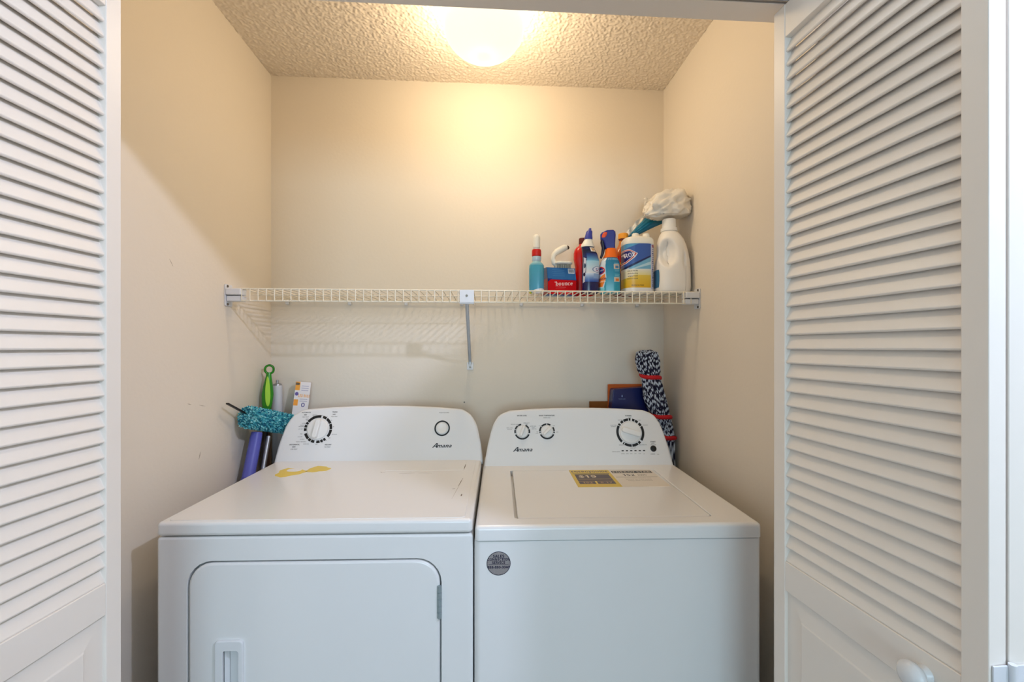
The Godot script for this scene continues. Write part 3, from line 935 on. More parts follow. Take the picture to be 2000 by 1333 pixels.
func shelf() -> void:
	var t := thing("wire_shelf", "cream wire shelf with a front lip spanning the closet above the machines", "shelf", Vector3.ZERO)
	var x0 := -0.852
	var x1 := 0.764
	for q in [[SY + 0.0005, SF, 0.0027], [1.4815, SF, 0.0027], [SY - 0.004, 1.70, 0.0024], [SY - 0.004, 1.872, 0.0027]]:
		var b := MB.new(); b.rod(V(x0, q[0], q[1]), V(x1, q[0], q[1]), q[2], 10)
		obj("rail", b, MT.wire, t)
	var b := MB.new()
	b.tube(PackedVector3Array([Vector3(0, 0, -1.878), Vector3(0, 0, -SF + 0.004), Vector3(0, -0.0008, -SF - 0.0005 + 0.003), Vector3(0, -0.004, -SF + 0.0044), Vector3(0, -0.041, -SF + 0.0044)]), 0.0020, 6)
	var wire := b.mesh()
	var n := 59
	for i in n:
		var o := obj("wire", wire, MT.wire, t)
		o.position = Vector3(-0.8135 + i * (1.5590 / (n - 1)), SY, 0)
	# end brackets on the side walls
	for s in [-1, 1]:
		var wx: float = XL if s < 0 else XR
		b = MB.new()
		var pl := Transform3D(Basis(Vector3(0, 0, -1) * -s, Vector3.UP, Vector3(-s, 0, 0)), V(wx, 1.500, 1.575))
		b.slab(MB.rrect(0.044, 0.074, 0.006, 4), 0.0005, 0.004, 0.001, pl)
		b.box(Vector3(0.05, 0.022, 0.040), V(wx - s * 0.029, 1.5115, 1.572), 0.003)
		b.box(Vector3(0.05, 0.019, 0.034), V(wx - s * 0.029, 1.4885, 1.575), 0.003)
		var br := obj("end_bracket", b, MT.fitting, t)
		for y in [1.5305, 1.4695]: screw(br, V(wx - s * 0.0045, y, 1.566), Vector3(-s, 0, 0))
	# middle support: clip on the lip, strut down to the wall
	b = MB.new()
	b.slab(MB.rrect(0.050, 0.045, 0.003, 4), 0.0, 0.004, 0.001, Transform3D(Basis(), V(-0.0575, 1.5015, SF - 0.003)))
	b.box(Vector3(0.05, 0.004, 0.03), V(-0.0575, 1.4775, SF + 0.010), 0.001)
	var cl := obj("clip", b, MT.fitting, t)
	screw(cl, V(-0.0575, 1.5030, SF - 0.0075), Vector3(0, 0, 1))
	b = MB.new()
	var a := V(-0.0575, 1.477, SF + 0.016)
	var e := V(-0.0555, 1.258, 1.877)
	var dz := (e - a).normalized()
	var side := Vector3(1, 0, 0)
	var xf := Transform3D(Basis(side, dz.cross(side), dz), a)
	b.slab(PackedVector2Array([Vector2(-0.0065, -0.004), Vector2(0.0065, -0.004), Vector2(0.0065, 0.006), Vector2(0.0045, 0.006), Vector2(0.0045, -0.002), Vector2(-0.0045, -0.002), Vector2(-0.0045, 0.006), Vector2(-0.0065, 0.006)]), 0.0, (e - a).length(), 0.0, xf)
	obj("strut", b, mat(Color(0.86, 0.87, 0.89), 0.45, 0.1), t)
	b = MB.new()
	b.slab(MB.rrect(0.027, 0.032, 0.003, 4), 0.0005, 0.004, 0.001, Transform3D(Basis(), V(-0.0555, 1.2445, DB)))
	b.box(Vector3(0.012, 0.012, 0.010), V(-0.0555, 1.2565, DB - 0.006), 0.001)
	var ft := obj("foot_plate", b, MT.fitting, t)
	screw(ft, V(-0.0555, 1.2395, DB - 0.0045), Vector3(0, 0, 1))
	b = MB.new()
	b.box(Vector3(0.014, 0.020, 0.012), Vector3.ZERO, 0.003)
	var cm := b.mesh()
	for x in [-0.80, -0.55, -0.32, -0.09, 0.16, 0.42, 0.66]:
		var o := obj("wall_clip", cm, MT.fitting, t)
		o.position = V(x, 1.508, DB - 0.0065)

# ------------------------------------------------------------------ things behind the dryer
func behind_dryer() -> void:
	# green brush handle with a hanging hole
	var t := thing("brush_handle", "bright green brush handle with a hanging hole leaning in the left corner", "handle")
	var p0 := V(-0.8345, 1.225, 1.795)
	var p1 := V(-0.826, 0.02, 1.62)
	var b := MB.new()
	var path := PackedVector3Array()
	var rad := []
	var prof := [[0.0, 0.008], [0.02, 0.011], [0.05, 0.0165], [0.085, 0.021], [0.12, 0.0185], [0.15, 0.0135], [0.19, 0.0125], [0.22, 0.0122]]
	for q in prof:
		path.append(p0.lerp(p1, q[0] / 1.218)); rad.append(q[1])
	b.tube(path, rad, 20)
	var ring := MB.new()
	ring.frame(MB.rrect(0.037, 0.040, 0.0184, 8), MB.rrect(0.0215, 0.024, 0.0107, 8), -0.006, 0.006, 0.004, Transform3D(Basis(Vector3.UP, 0.42), p0 + Vector3(0.0015, 0.012, 0)), 0.004)
	ring.frame(MB.rrect(0.037, 0.040, 0.0184, 8), MB.rrect(0.0215, 0.024, 0.0107, 8), -0.006, 0.006, 0.004, Transform3D(Basis(Vector3.UP, 0.42 + PI), p0 + Vector3(0.0015, 0.012, 0)), 0.004)
	b.v.append_array(ring.v)
	var off := b.n.size()
	b.n.append_array(ring.n); b.t.append_array(ring.t); b.c.append_array(ring.c)
	for i in ring.ix: b.ix.append(i + off)
	obj("shaft", b, mat(Color(0.16, 0.55, 0.10), 0.3), t)
	b = MB.new()
	b.rod(p0.lerp(p1, 0.218 / 1.218), p1, 0.0105, 14)
	obj("lower_rod", b, mat(Color(0.20, 0.16, 0.15), 0.5), t)
	b = MB.new()
	var o := PackedVector2Array()
	for i in 24:
		var a := TAU * i / 24
		o.append(Vector2(0.0088 * cos(a) * (1.0 - 0.25 * sin(a)), 0.058 * sin(a)))
	var dirn := (p1 - p0).normalized()
	b.slab(o, -0.002, 0.0045, 0.0009, Transform3D(Basis(Vector3.UP, 0.42) * Basis(Vector3(1, 0, 0), -dirn, Vector3(1, 0, 0).cross(-dirn)), p0.lerp(p1, 0.072 / 1.218) + Vector3(0.0078, 0, 0.0172)))
	obj("grip_inlay", b, mat(Color(0.62, 0.83, 0.14), 0.35), t).set_meta("label", "lime inlay")

	# white pole
	t = thing("pole", "white tubular pole with a metal tip in the left corner", "pole", Vector3.ZERO, 0.0)
	b = MB.new()
	b.tube(PackedVector3Array([V(-0.8285, 0.002, 1.852), V(-0.8285, 1.00, 1.852), V(-0.8285, 1.165, 1.852), V(-0.8285, 1.170, 1.852)]), [0.0205, 0.0205, 0.0185, 0.017], 24)
	obj("tube", b, mat(Color(0.86, 0.87, 0.90), 0.35), t)
	b = MB.new()
	b.lathe([Vector2(0.0001, 0.022), Vector2(0.005, 0.020), Vector2(0.006, 0.008), Vector2(0.014, 0.006), Vector2(0.0165, 0.0), Vector2(0.0165, -0.004)], 20, Transform3D(Basis(), V(-0.8285, 1.1705, 1.852)))
	obj("tip", b, MT.steel, t)

	# periwinkle pole with a silver one beside it, and a brown one
	t = thing("pole", "periwinkle blue pole with a collar leaning beside the dryer", "pole")
	b = MB.new()
	var q0 := V(-0.8165, 1.015, 1.666)
	var q1 := V(-0.828, 0.01, 1.275)
	b.tube(PackedVector3Array([q0, q0.lerp(q1, 0.02), q0.lerp(q1, 0.145), q0.lerp(q1, 0.15), q0.lerp(q1, 1.0)]), [0.018, 0.0195, 0.0205, 0.0205, 0.0205], 24)
	obj("tube", b, mat(Color(0.36, 0.38, 0.74), 0.4), t)
	b = MB.new()
	b.tube(PackedVector3Array([q0.lerp(q1, 0.146), q0.lerp(q1, 0.156), q0.lerp(q1, 0.175), q0.lerp(q1, 0.18)]), [0.021, 0.0222, 0.0222, 0.021], 24)
	obj("collar", b, mat(Color(0.30, 0.32, 0.68), 0.4), t)
	b = MB.new()
	b.rod(V(-0.7835, 0.998, 1.684), V(-0.7835, 0.01, 1.30), 0.0075, 16)
	tag(obj("metal_rod", b, MT.steel), "thin silver metal rod between the periwinkle pole and the dryer", "rod")
	b = MB.new()
	b.tube(PackedVector3Array([V(-0.846, 0.01, 1.80), V(-0.846, 1.0, 1.80)]), 0.014, 16)
	tag(obj("broomstick", b, mat(Color(0.50, 0.37, 0.30), 0.5)), "brown wooden stick behind the silver rod and the duster", "stick")

	# light bulb carton standing on the ledge behind the console
	t = thing("carton", "slim white and orange printed carton standing behind the dryer console", "box", V(-0.735, 0.9155, 1.795), 0.42)
	var im := image(120, 480, Color(0.90, 0.89, 0.90))
	im.fill_rect(Rect2i(0, 0, 36, 62), Color(0.93, 0.63, 0.10))
	oval(im, 12, 16, 22, 9, Color(0.35, 0.27, 0.12))
	im.fill_rect(Rect2i(0, 128, 34, 44), Color(0.95, 0.62, 0.10))
	oval(im, 17, 88, 14, 13, Color(0.36, 0.30, 0.60))
	for k in 3: im.fill_rect(Rect2i(50, 26 + k * 16, 56, 6), Color(0.72, 0.72, 0.80))
	write(im, "LED BULB", 78, 100, 20, Color(0.90, 0.58, 0.10), true, 0.75)
	for k in 2: im.fill_rect(Rect2i(46, 122 + k * 14, 60, 5), Color(0.66, 0.66, 0.75))
	oval(im, 76, 165, 14, 16, Color(0.25, 0.22, 0.50)); oval(im, 76, 165, 8, 10, Color(0.9, 0.89, 0.9))
	var lean := Transform3D(Basis(Vector3(1, 0, 0), -0.16) * Basis(Vector3(0, 0, 1), -0.12), Vector3(0, 0.006, 0))
	b = MB.new()
	b.slab(MB.rrect(0.056, 0.268, 0.0015, 2, 0, 0.134), -0.034, 0.0, 0.001, lean)
	obj("body", b, mat(Color(0.82, 0.81, 0.80), 0.5), t)
	b = MB.new(); b.slab(MB.rrect(0.055, 0.266, 0.0012, 2, 0, 0.134), 0.0, 0.0004, 0.0, lean)
	obj("front_print", b, pic(im), t)
	im = image(80, 480, Color(0.80, 0.80, 0.82))
	im.fill_rect(Rect2i(46, 0, 34, 62), Color(0.92, 0.62, 0.12))
	im.fill_rect(Rect2i(46, 128, 34, 44), Color(0.93, 0.64, 0.12))
	for k in 6: im.fill_rect(Rect2i(8, 70 + k * 22, 30, 8), Color(0.60, 0.62, 0.66))
	b = MB.new(); b.slab(MB.rrect(0.033, 0.266, 0.0012, 2, 0, 0), 0.0, 0.0004, 0.0, lean * Transform3D(Basis(Vector3(0, 0, 1), Vector3.UP, Vector3(-1, 0, 0)), Vector3(-0.028, 0.134, -0.017)))
	obj("side_print", b, pic(im), t)

	# chenille duster lying across the corner
	t = thing("duster", "teal chenille duster on a dark metal rod wedged beside the dryer console", "duster")
	var a0 := V(-0.818, 1.082, 1.600)
	var a1 := V(-0.762, 1.022, 1.800)
	b = MB.new()
	b.tube(PackedVector3Array([a0, a0.lerp(a1, 0.03), a0.lerp(a1, 0.5), a0.lerp(a1, 1.0)]), [0.024, 0.032, 0.034, 0.034], 20)
	obj("core", b, mat(Color(0.20, 0.58, 0.66), 0.9), t)
	b = MB.new(); b.colored = true
	var ax := (a1 - a0).normalized()
	var s1 := ax.cross(Vector3.UP).normalized()
	var s2 := ax.cross(s1)
	var tufts := [Color(0.20, 0.58, 0.68), Color(0.34, 0.74, 0.80), Color(0.62, 0.90, 0.92), Color(0.12, 0.44, 0.56), Color(0.45, 0.82, 0.86)]
	for i in 1500:
		var f := rng.randf()
		var an := rng.randf() * TAU
		var end := i % 6 == 0
		var rr := sqrt(rng.randf()) * 0.034 if end else 0.034
		var dir := (s1 * cos(an) + s2 * sin(an))
		var base := a0.lerp(a1, 0.0 if end else f) + dir * rr
		var grow := ((-ax if end else dir) + Vector3(rng.randf_range(-0.5, 0.5), rng.randf_range(-0.5, 0.5), rng.randf_range(-0.5, 0.5))).normalized()
		var c: Color = tufts[rng.randi() % tufts.size()].srgb_to_linear()
		b.tube(PackedVector3Array([base - grow * 0.002, base + grow * 0.004, base + grow * 0.0075]), [0.0016, 0.0024, 0.0008], 5, [c, c, c], false)
	var pile := mat(Color.WHITE, 0.8); pile.vertex_color_use_as_albedo = true
	obj("chenille_pile", b, pile, t).set_meta("kind", "stuff")
	b = MB.new()
	var e0 := a0 + Vector3(-0.010, 0.014, 0) + ax * 0.006
	var e1 := V(-0.8395, 1.139, 1.520)
	var rd := (e1 - e0).normalized()
	var sd := rd.cross(Vector3.UP).normalized()
	b.slab(MB.rrect(0.010, 0.005, 0.001, 2), 0.0, (e1 - e0).length(), 0.001, Transform3D(Basis(sd, rd.cross(sd), rd), e0))
	obj("rod", b, mat(Color(0.20, 0.18, 0.18), 0.35, 0.6), t)

# ------------------------------------------------------------------ things behind the washer
func behind_washer() -> void:
	var b := MB.new()
	b.slab(MB.rrect(0.110, 1.092, 0.002, 3, 0, 0.546), -0.006, 0.006, 0.001, Transform3D(Basis(), V(0.507, 0, 1.876)))
	tag(obj("cardboard_sheet", b, mat(Color(0.55, 0.33, 0.10), 0.8)), "low brown cardboard sheet against the back wall behind the washer", "cardboard")
	b = MB.new()
	b.slab(MB.rrect(0.170, 1.166, 0.003, 3, 0, 0.583), -0.005, 0.005, 0.001, Transform3D(Basis(Vector3(0, 0, 1), 0.0), V(0.614, 0, 1.8635)))
	tag(obj("cardboard_sheet", b, mat(Color(0.78, 0.36, 0.08), 0.75)), "orange cardboard sheet sticking up behind the navy case", "cardboard")
	var t := thing("case", "glossy navy blue case standing behind the washer console", "case", V(0.606, 0, 1.831))
	b = MB.new()
	var o := PackedVector2Array([Vector2(-0.078, 0.0), Vector2(0.078, 0.0), Vector2(0.078, 1.152), Vector2(0.072, 1.158), Vector2(-0.066, 1.150), Vector2(-0.071, 1.145), Vector2(-0.078, 1.066)])
	b.slab(o, -0.028, 0.024, 0.004, Transform3D(), 3)
	obj("shell", b, mat(Color(0.07, 0.12, 0.36), 0.28), t)
	b = MB.new()
	b.slab(PackedVector2Array([Vector2(-0.0015, -0.004), Vector2(0.0015, -0.004), Vector2(0.0022, 0.0), Vector2(0.0, 0.006), Vector2(-0.0022, 0.0)]), 0.0241, 0.0244, 0.0, Transform3D(Basis(), Vector3(-0.034, 1.122, 0)))
	words(b, "home care", 0.0042, Transform3D(Basis(), Vector3(-0.034, 1.110, 0.0244)))
	obj("lettering", b, mat(Color(0.62, 0.70, 0.88), 0.5), t)

	# yarn mop, head up
	t = thing("mop", "navy and white yarn mop with red bands leaning head up in the right corner", "mop")
	var mid := PackedVector3Array()
	var rad := PackedFloat32Array()
	var keys := [[0.652, 1.311, 1.748, 0.020], [0.654, 1.300, 1.747, 0.043], [0.656, 1.27, 1.746, 0.0485], [0.660, 1.235, 1.744, 0.045], [0.667, 1.205, 1.742, 0.036], [0.675, 1.165, 1.741, 0.040], [0.683, 1.125, 1.741, 0.0435], [0.695, 1.085, 1.742, 0.042], [0.712, 1.048, 1.744, 0.033], [0.727, 1.01, 1.746, 0.030], [0.737, 0.975, 1.747, 0.026], [0.742, 0.945, 1.747, 0.024], [0.745, 0.80, 1.747, 0.024]]
	for k in keys:
		mid.append(V(k[0], k[1], k[2])); rad.append(k[3])
	b = MB.new()
	b.tube(mid, Array(rad).map(func(x): return x * 0.86), 18)
	obj("core", b, mat(Color(0.07, 0.08, 0.17), 0.95), t)
	b = MB.new(); b.colored = true
	var navy := Color(0.06, 0.08, 0.20).srgb_to_linear()
	var pale := Color(0.80, 0.84, 0.90).srgb_to_linear()
	var strands := 60
	for s in strands:
		var ph := TAU * s / strands + rng.randf_range(-0.05, 0.05)
		var path := PackedVector3Array()
		var cols := []
		var n := 90
		var tw := rng.randf_range(-0.9, 0.9)
		var phase := rng.randf() * 10.0
		for i in n + 1:
			var f := float(i) / n * (keys.size() - 1)
			var k := mini(int(f), keys.size() - 2)
			var c := mid[k].lerp(mid[k + 1], f - k)
			var r := lerpf(rad[k], rad[k + 1], smoothstep(0.0, 1.0, f - k)) * 0.93
			var an := ph + tw * float(i) / n + 0.08 * sin(i * 0.35 + phase)
			path.append(c + Vector3(cos(an), 0.0, sin(an)) * (r + 0.0012 * sin(i * 0.8 + phase * 2.0)))
			cols.append(navy if sin(i * 1.25 + phase * 3.0 + 0.6 * sin(i * 0.37 + phase)) > -0.2 else pale)
		b.tube(path, 0.0026, 6, cols, true)
	var yarn := mat(Color.WHITE, 0.9); yarn.vertex_color_use_as_albedo = true
	obj("yarn", b, yarn, t).set_meta("kind", "stuff")
	for q in [[4, 0.0355], [8, 0.0345], [10.4, 0.0275]]:
		var f: float = q[0]
		var k := int(f)
		var c := mid[k].lerp(mid[k + 1], f - k)
		var path := PackedVector3Array()
		for i in 25:
			var an := TAU * i / 24
			path.append(c + Vector3(cos(an), -0.18 * cos(an) + 0.1 * sin(an * 2.0), sin(an)) * q[1])
		b = MB.new(); b.tube(path, 0.0088, 10)
		obj("band", b, mat(Color(0.76, 0.07, 0.11), 0.8), t)
	b = MB.new(); b.rod(V(0.745, 0.0, 1.747), V(0.745, 0.82, 1.747), 0.011, 14)
	obj("stick", b, MT.steel, t)

# ------------------------------------------------------------------ things on the shelf
func on_shelf() -> void:
	var b: MB
	var im: Image
	var t: Node3D
	var white := mat(Color(0.92, 0.91, 0.87), 0.35)
	var y := DECK
	# teal bottle with a white head
	t = thing("spray_bottle", "slim bottle of teal liquid with red collar and white head, leftmost on the shelf", "bottle", V(0.199, y, 1.66), -0.2)
	im = image(128, 256, Color(0.42, 0.68, 0.76))
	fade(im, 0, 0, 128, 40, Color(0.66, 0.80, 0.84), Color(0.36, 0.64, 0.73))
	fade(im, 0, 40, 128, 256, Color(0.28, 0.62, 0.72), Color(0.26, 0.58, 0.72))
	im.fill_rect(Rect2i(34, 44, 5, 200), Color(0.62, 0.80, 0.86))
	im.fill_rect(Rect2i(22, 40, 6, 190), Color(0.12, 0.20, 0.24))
	oval(im, 78, 252, 24, 34, Color(0.86, 0.84, 0.86))
	oval(im, 38, 252, 14, 16, Color(0.80, 0.80, 0.20))
	b = MB.new()
	b.loft([[0.124, 0.0135, 0.0135, 2, 0, 0], [0.119, 0.016, 0.0155, 2, 0, 0], [0.112, 0.0235, 0.019, 2.2, 0, 0], [0.106, 0.0275, 0.021, 2.4, 0, 0], [0.09, 0.0285, 0.0215, 2.5, 0, 0], [0.006, 0.0285, 0.0215, 2.5, 0, 0], [0.0, 0.026, 0.019, 2.5, 0, 0]], 40)
	obj("body", b, pic(im, 0.15), t)
	b = MB.new(); b.lathe([Vector2(0.0155, 0.140), Vector2(0.0175, 0.138), Vector2(0.0175, 0.126), Vector2(0.0145, 0.122), Vector2(0.0145, 0.118)], 28)
	obj("neck", b, mat(Color(0.72, 0.80, 0.86), 0.15), t)
	b = MB.new()
	for i in 1: b.lathe([Vector2(0.014, 0.166), Vector2(0.0165, 0.165), Vector2(0.0178, 0.158), Vector2(0.0178, 0.142), Vector2(0.016, 0.140), Vector2(0.0, 0.140)], 28)
	obj("collar", b, mat(Color(0.78, 0.05, 0.05), 0.35), t)
	b = MB.new()
	b.lathe([Vector2(0.0001, 0.2215), Vector2(0.009, 0.2205), Vector2(0.0125, 0.216), Vector2(0.0135, 0.209), Vector2(0.0135, 0.172), Vector2(0.0118, 0.171), Vector2(0.0118, 0.166)], 28)
	obj("head", b, white, t)

	# dryer sheet carton
	t = thing("carton", "small red and blue dryer sheet carton with a sloping blue top", "box", V(0.300, y + 0.0012, 1.685), 0.20)
	var W := 0.116
	var red := Color(0.80, 0.05, 0.09)
	var blue := Color(0.20, 0.42, 0.66)
	im = image(256, 256, red)
	im.fill_rect(Rect2i(0, 0, 256, 128), blue)
	paint(im, PackedVector2Array([Vector2(0, 118), Vector2(40, 118), Vector2(0, 150)]), Color(0.20, 0.16, 0.42))
	im.fill_rect(Rect2i(0, 122, 256, 5), Color(0.20, 0.22, 0.50))
	for k in 4: im.fill_rect(Rect2i(46, 24 + k * 20, 110, 3), Color(0.32, 0.54, 0.74))
	im.fill_rect(Rect2i(190, 6, 58, 52), Color(0.90, 0.92, 0.94))
	for k in 12: im.fill_rect(Rect2i(196 + k * 4, 12, 2 if k % 3 else 3, 34), Color(0.30, 0.36, 0.45))
	write(im, "bounce", 148, 160, 34, Color(0.96, 0.92, 0.90), true, 0.95, -0.06, 0.15)
	oval(im, 66, 150, 5, 5, Color(0.95, 0.75, 0.75))
	im.fill_rect(Rect2i(70, 190, 92, 3), Color(0.92, 0.55, 0.55)); im.fill_rect(Rect2i(70, 206, 86, 2), Color(0.86, 0.35, 0.35))
	im.fill_rect(Rect2i(90, 238, 120, 6), Color(0.90, 0.45, 0.45))
	b = MB.new()
	var prof := PackedVector2Array([Vector2(0.0, 0.0), Vector2(0.0, 0.056), Vector2(-0.012, 0.104), Vector2(-0.062, 0.104), Vector2(-0.070, 0.098), Vector2(-0.072, 0.0)])
	var core := PackedVector2Array()
	for i in range(prof.size() - 1, -1, -1): core.append(prof[i])
	# outline in (depth, height), extruded along x
	b.slab(core, -W / 2, W / 2, 0.0008, Transform3D(Basis(Vector3(0, 0, 1), Vector3.UP, Vector3(-1, 0, 0)), Vector3.ZERO))
	b.v.size()
	obj("body", b, mat(blue, 0.4), t)
	b = MB.new()
	b.grid([PackedVector3Array([Vector3(-W / 2, 0.104, -0.0114), Vector3(W / 2, 0.104, -0.0114)]), PackedVector3Array([Vector3(-W / 2, 0.056, 0.0007), Vector3(W / 2, 0.056, 0.0007)])], false, 1, [], 0, 1, 0, 0.5)
	b.grid([PackedVector3Array([Vector3(-W / 2, 0.056, 0.0007), Vector3(W / 2, 0.056, 0.0007)]), PackedVector3Array([Vector3(-W / 2, 0.0005, 0.0007), Vector3(W / 2, 0.0005, 0.0007)])], false, 1, [], 0, 1, 0.5, 1)
	for i in b.n.size():
		if b.n[i].z < 0: b.n[i] = -b.n[i]
	var pm := pic(im, 0.6); pm.metallic_specular = 0.25
	obj("front_print", b, pm, t)
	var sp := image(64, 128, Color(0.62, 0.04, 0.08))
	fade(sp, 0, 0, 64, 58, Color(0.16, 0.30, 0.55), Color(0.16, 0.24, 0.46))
	for k in 4: sp.fill_rect(Rect2i(24, 76 + k * 11, 6, 6), Color(0.85, 0.6, 0.6))
	b = MB.new()
	b.grid([PackedVector3Array([Vector3(-W / 2 - 0.0006, 0.102, -0.062), Vector3(-W / 2 - 0.0006, 0.102, -0.012)]), PackedVector3Array([Vector3(-W / 2 - 0.0006, 0.056, -0.0705), Vector3(-W / 2 - 0.0006, 0.056, 0.0)]), PackedVector3Array([Vector3(-W / 2 - 0.0006, 0.001, -0.0715), Vector3(-W / 2 - 0.0006, 0.001, 0.0)])], false, 1)
	for i in b.n.size():
		if b.n[i].x > 0: b.n[i] = -b.n[i]
	obj("side_print", b, pic(sp, 0.35), t)

	# brush resting on the carton
	t = thing("scrub_brush", "white scrub brush with a curved handle lying on the red and blue carton", "brush", V(0.300, y + 0.1058, 1.722), 0.1)
	b = MB.new()
	var hd := MB.rrect(0.066, 0.040, 0.018, 6)
	b.slab(hd, 0.014, 0.024, 0.004, Transform3D(LYING, Vector3(0.008, 0, 0.02)))
	obj("head", b, white, t)
	b = MB.new()
	for i in 9:
		for j in 5:
			b.tube(PackedVector3Array([Vector3(-0.020 + i * 0.007, 0.015, -0.016 + j * 0.008), Vector3(-0.0208 + i * 0.0072, 0.0005, -0.0165 + j * 0.0082)]), 0.0018, 5)
	obj("bristles", b, mat(Color(0.84, 0.80, 0.72), 0.8), t).set_meta("kind", "stuff")
	b = MB.new()
	b.tube(PackedVector3Array([Vector3(-0.012, 0.018, 0), Vector3(-0.026, 0.024, 0), Vector3(-0.030, 0.040, 0), Vector3(-0.026, 0.054, 0), Vector3(-0.014, 0.066, 0), Vector3(0.004, 0.076, 0), Vector3(0.018, 0.083, 0), Vector3(0.026, 0.085, 0)]), [0.013, 0.0115, 0.0095, 0.0105, 0.0125, 0.0135, 0.0125, 0.0095], 14)
	obj("handle", b, white, t)
	b = MB.new()
	b.tube(PackedVector3Array([Vector3(0.0235, 0.0845, 0), Vector3(0.030, 0.083, 0), Vector3(0.0345, 0.080, 0)]), [0.0088, 0.0082, 0.004], 12)
	obj("handle_tip", b, mat(Color(0.22, 0.15, 0.10), 0.5), t)

	# red bottle at the back
	t = thing("bottle", "bright red bottle with a dark red cap behind the navy bottle", "bottle", V(0.402, y, 1.765))
	b = MB.new()
	b.loft([[0.215, 0.014, 0.014, 2, -0.004, 0], [0.206, 0.016, 0.015, 2, -0.004, 0], [0.200, 0.026, 0.018, 2.2, -0.003, 0], [0.190, 0.037, 0.022, 2.4, 0, 0], [0.175, 0.0405, 0.024, 2.6, 0, 0], [0.150, 0.0405, 0.024, 2.6, 0, 0], [0.120, 0.037, 0.023, 2.6, 0.002, 0], [0.09, 0.0395, 0.024, 2.6, 0.001, 0], [0.006, 0.041, 0.024, 2.6, 0, 0], [0.0, 0.038, 0.022, 2.6, 0, 0]], 40)
	obj("body", b, mat(Color(0.80, 0.06, 0.05), 0.25), t)
	b = MB.new(); b.lathe([Vector2(0.0, 0.236), Vector2(0.0145, 0.236), Vector2(0.0158, 0.234), Vector2(0.0158, 0.2135), Vector2(0.0, 0.2135)], 28, Transform3D(Basis(), Vector3(-0.004, 0, 0)))
	obj("cap", b, mat(Color(0.36, 0.05, 0.05), 0.35), t)

	# navy cleaner bottle with a bent neck
	t = thing("bottle", "navy cleaner bottle with white shoulder and pointed blue cap", "bottle", V(0.402, y, 1.655), 0.1)
	im = image(256, 384, Color(0.05, 0.08, 0.30))
	fade(im, 0, 30, 256, 90, Color(0.04, 0.05, 0.18), Color(0.07, 0.16, 0.42))
	fade(im, 100, 60, 190, 120, Color(0.06, 0.16, 0.44), Color(0.46, 0.72, 0.84))
	fade(im, 96, 120, 194, 220, Color(0.62, 0.80, 0.88), Color(0.86, 0.86, 0.88))
	fade(im, 92, 220, 198, 290, Color(0.80, 0.86, 0.92), Color(0.14, 0.30, 0.62))
	oval(im, 150, 190, 24, 26, Color(0.48, 0.56, 0.70)); oval(im, 150, 190, 20, 22, Color(0.84, 0.85, 0.90)); oval(im, 144, 186, 4, 6, Color(0.45, 0.5, 0.66)); oval(im, 157, 186, 4, 6, Color(0.45, 0.5, 0.66)); oval(im, 150, 200, 9, 4, Color(0.62, 0.45, 0.58))
	fade(im, 132, 222, 168, 262, Color(0.56, 0.66, 0.80), Color(0.50, 0.62, 0.80))
	im.fill_rect(Rect2i(128, 12, 34, 34), Color(0.92, 0.88, 0.84)); im.fill_rect(Rect2i(136, 19, 18, 20), Color(0.80, 0.62, 0.40))
	paint(im, PackedVector2Array([Vector2(76, 90), Vector2(96, 100), Vector2(90, 290), Vector2(72, 300)]), Color(0.78, 0.80, 0.86))
	oval(im, 84, 230, 9, 16, Color(0.12, 0.10, 0.25)); oval(im, 86, 160, 8, 20, Color(0.2, 0.3, 0.42))
	b = MB.new()
	b.loft([[0.178, 0.0215, 0.018, 2.1, -0.012, 0], [0.168, 0.0245, 0.020, 2.1, -0.008, 0], [0.150, 0.0285, 0.022, 2.2, -0.002, 0], [0.125, 0.0315, 0.023, 2.3, 0.002, 0], [0.10, 0.0325, 0.0235, 2.4, 0.002, 0], [0.05, 0.0320, 0.0235, 2.4, 0.0, 0], [0.006, 0.0325, 0.0235, 2.4, 0.0, 0], [0.0, 0.030, 0.021, 2.4, 0, 0]], 44)
	obj("body", b, pic(im, 0.2), t)
	b = MB.new()
	b.loft([[0.206, 0.0135, 0.0125, 2, -0.0075, 0], [0.204, 0.0148, 0.0135, 2, -0.008, 0], [0.186, 0.0225, 0.0185, 2, -0.011, 0], [0.179, 0.0260, 0.0205, 2.1, -0.010, 0], [0.176, 0.0260, 0.0205, 2.1, -0.010, 0]], 32)
	obj("shoulder", b, white, t)
	b = MB.new()
	b.loft([[0.248, 0.0035, 0.0035, 2, -0.001, 0], [0.246, 0.005, 0.005, 2, -0.001, 0], [0.2395, 0.0055, 0.0055, 2, -0.002, 0], [0.238, 0.0095, 0.0095, 2, -0.003, 0], [0.234, 0.0118, 0.0118, 2, -0.004, 0], [0.222, 0.0132, 0.0132, 2, -0.006, 0], [0.212, 0.0150, 0.0150, 2, -0.007, 0], [0.2055, 0.0155, 0.0155, 2, -0.0075, 0]], 28)
	obj("cap", b, mat(Color(0.18, 0.24, 0.62), 0.35), t)

	# turquoise trigger bottle
	t = thing("spray_bottle", "turquoise trigger spray bottle with blue head and orange collar", "bottle", V(0.476, y, 1.655), -0.15)
	im = image(256, 320, Color(0.10, 0.52, 0.66))
	fade(im, 0, 0, 256, 320, Color(0.10, 0.45, 0.62), Color(0.14, 0.60, 0.68))
	paint(im, PackedVector2Array([Vector2(64, 20), Vector2(104, 0), Vector2(112, 60), Vector2(118, 180), Vector2(104, 300), Vector2(64, 320)]), Color(0.80, 0.84, 0.88))
	paint(im, PackedVector2Array([Vector2(66, 200), Vector2(112, 150), Vector2(116, 200), Vector2(100, 262), Vector2(66, 262)]), Color(0.92, 0.48, 0.10))
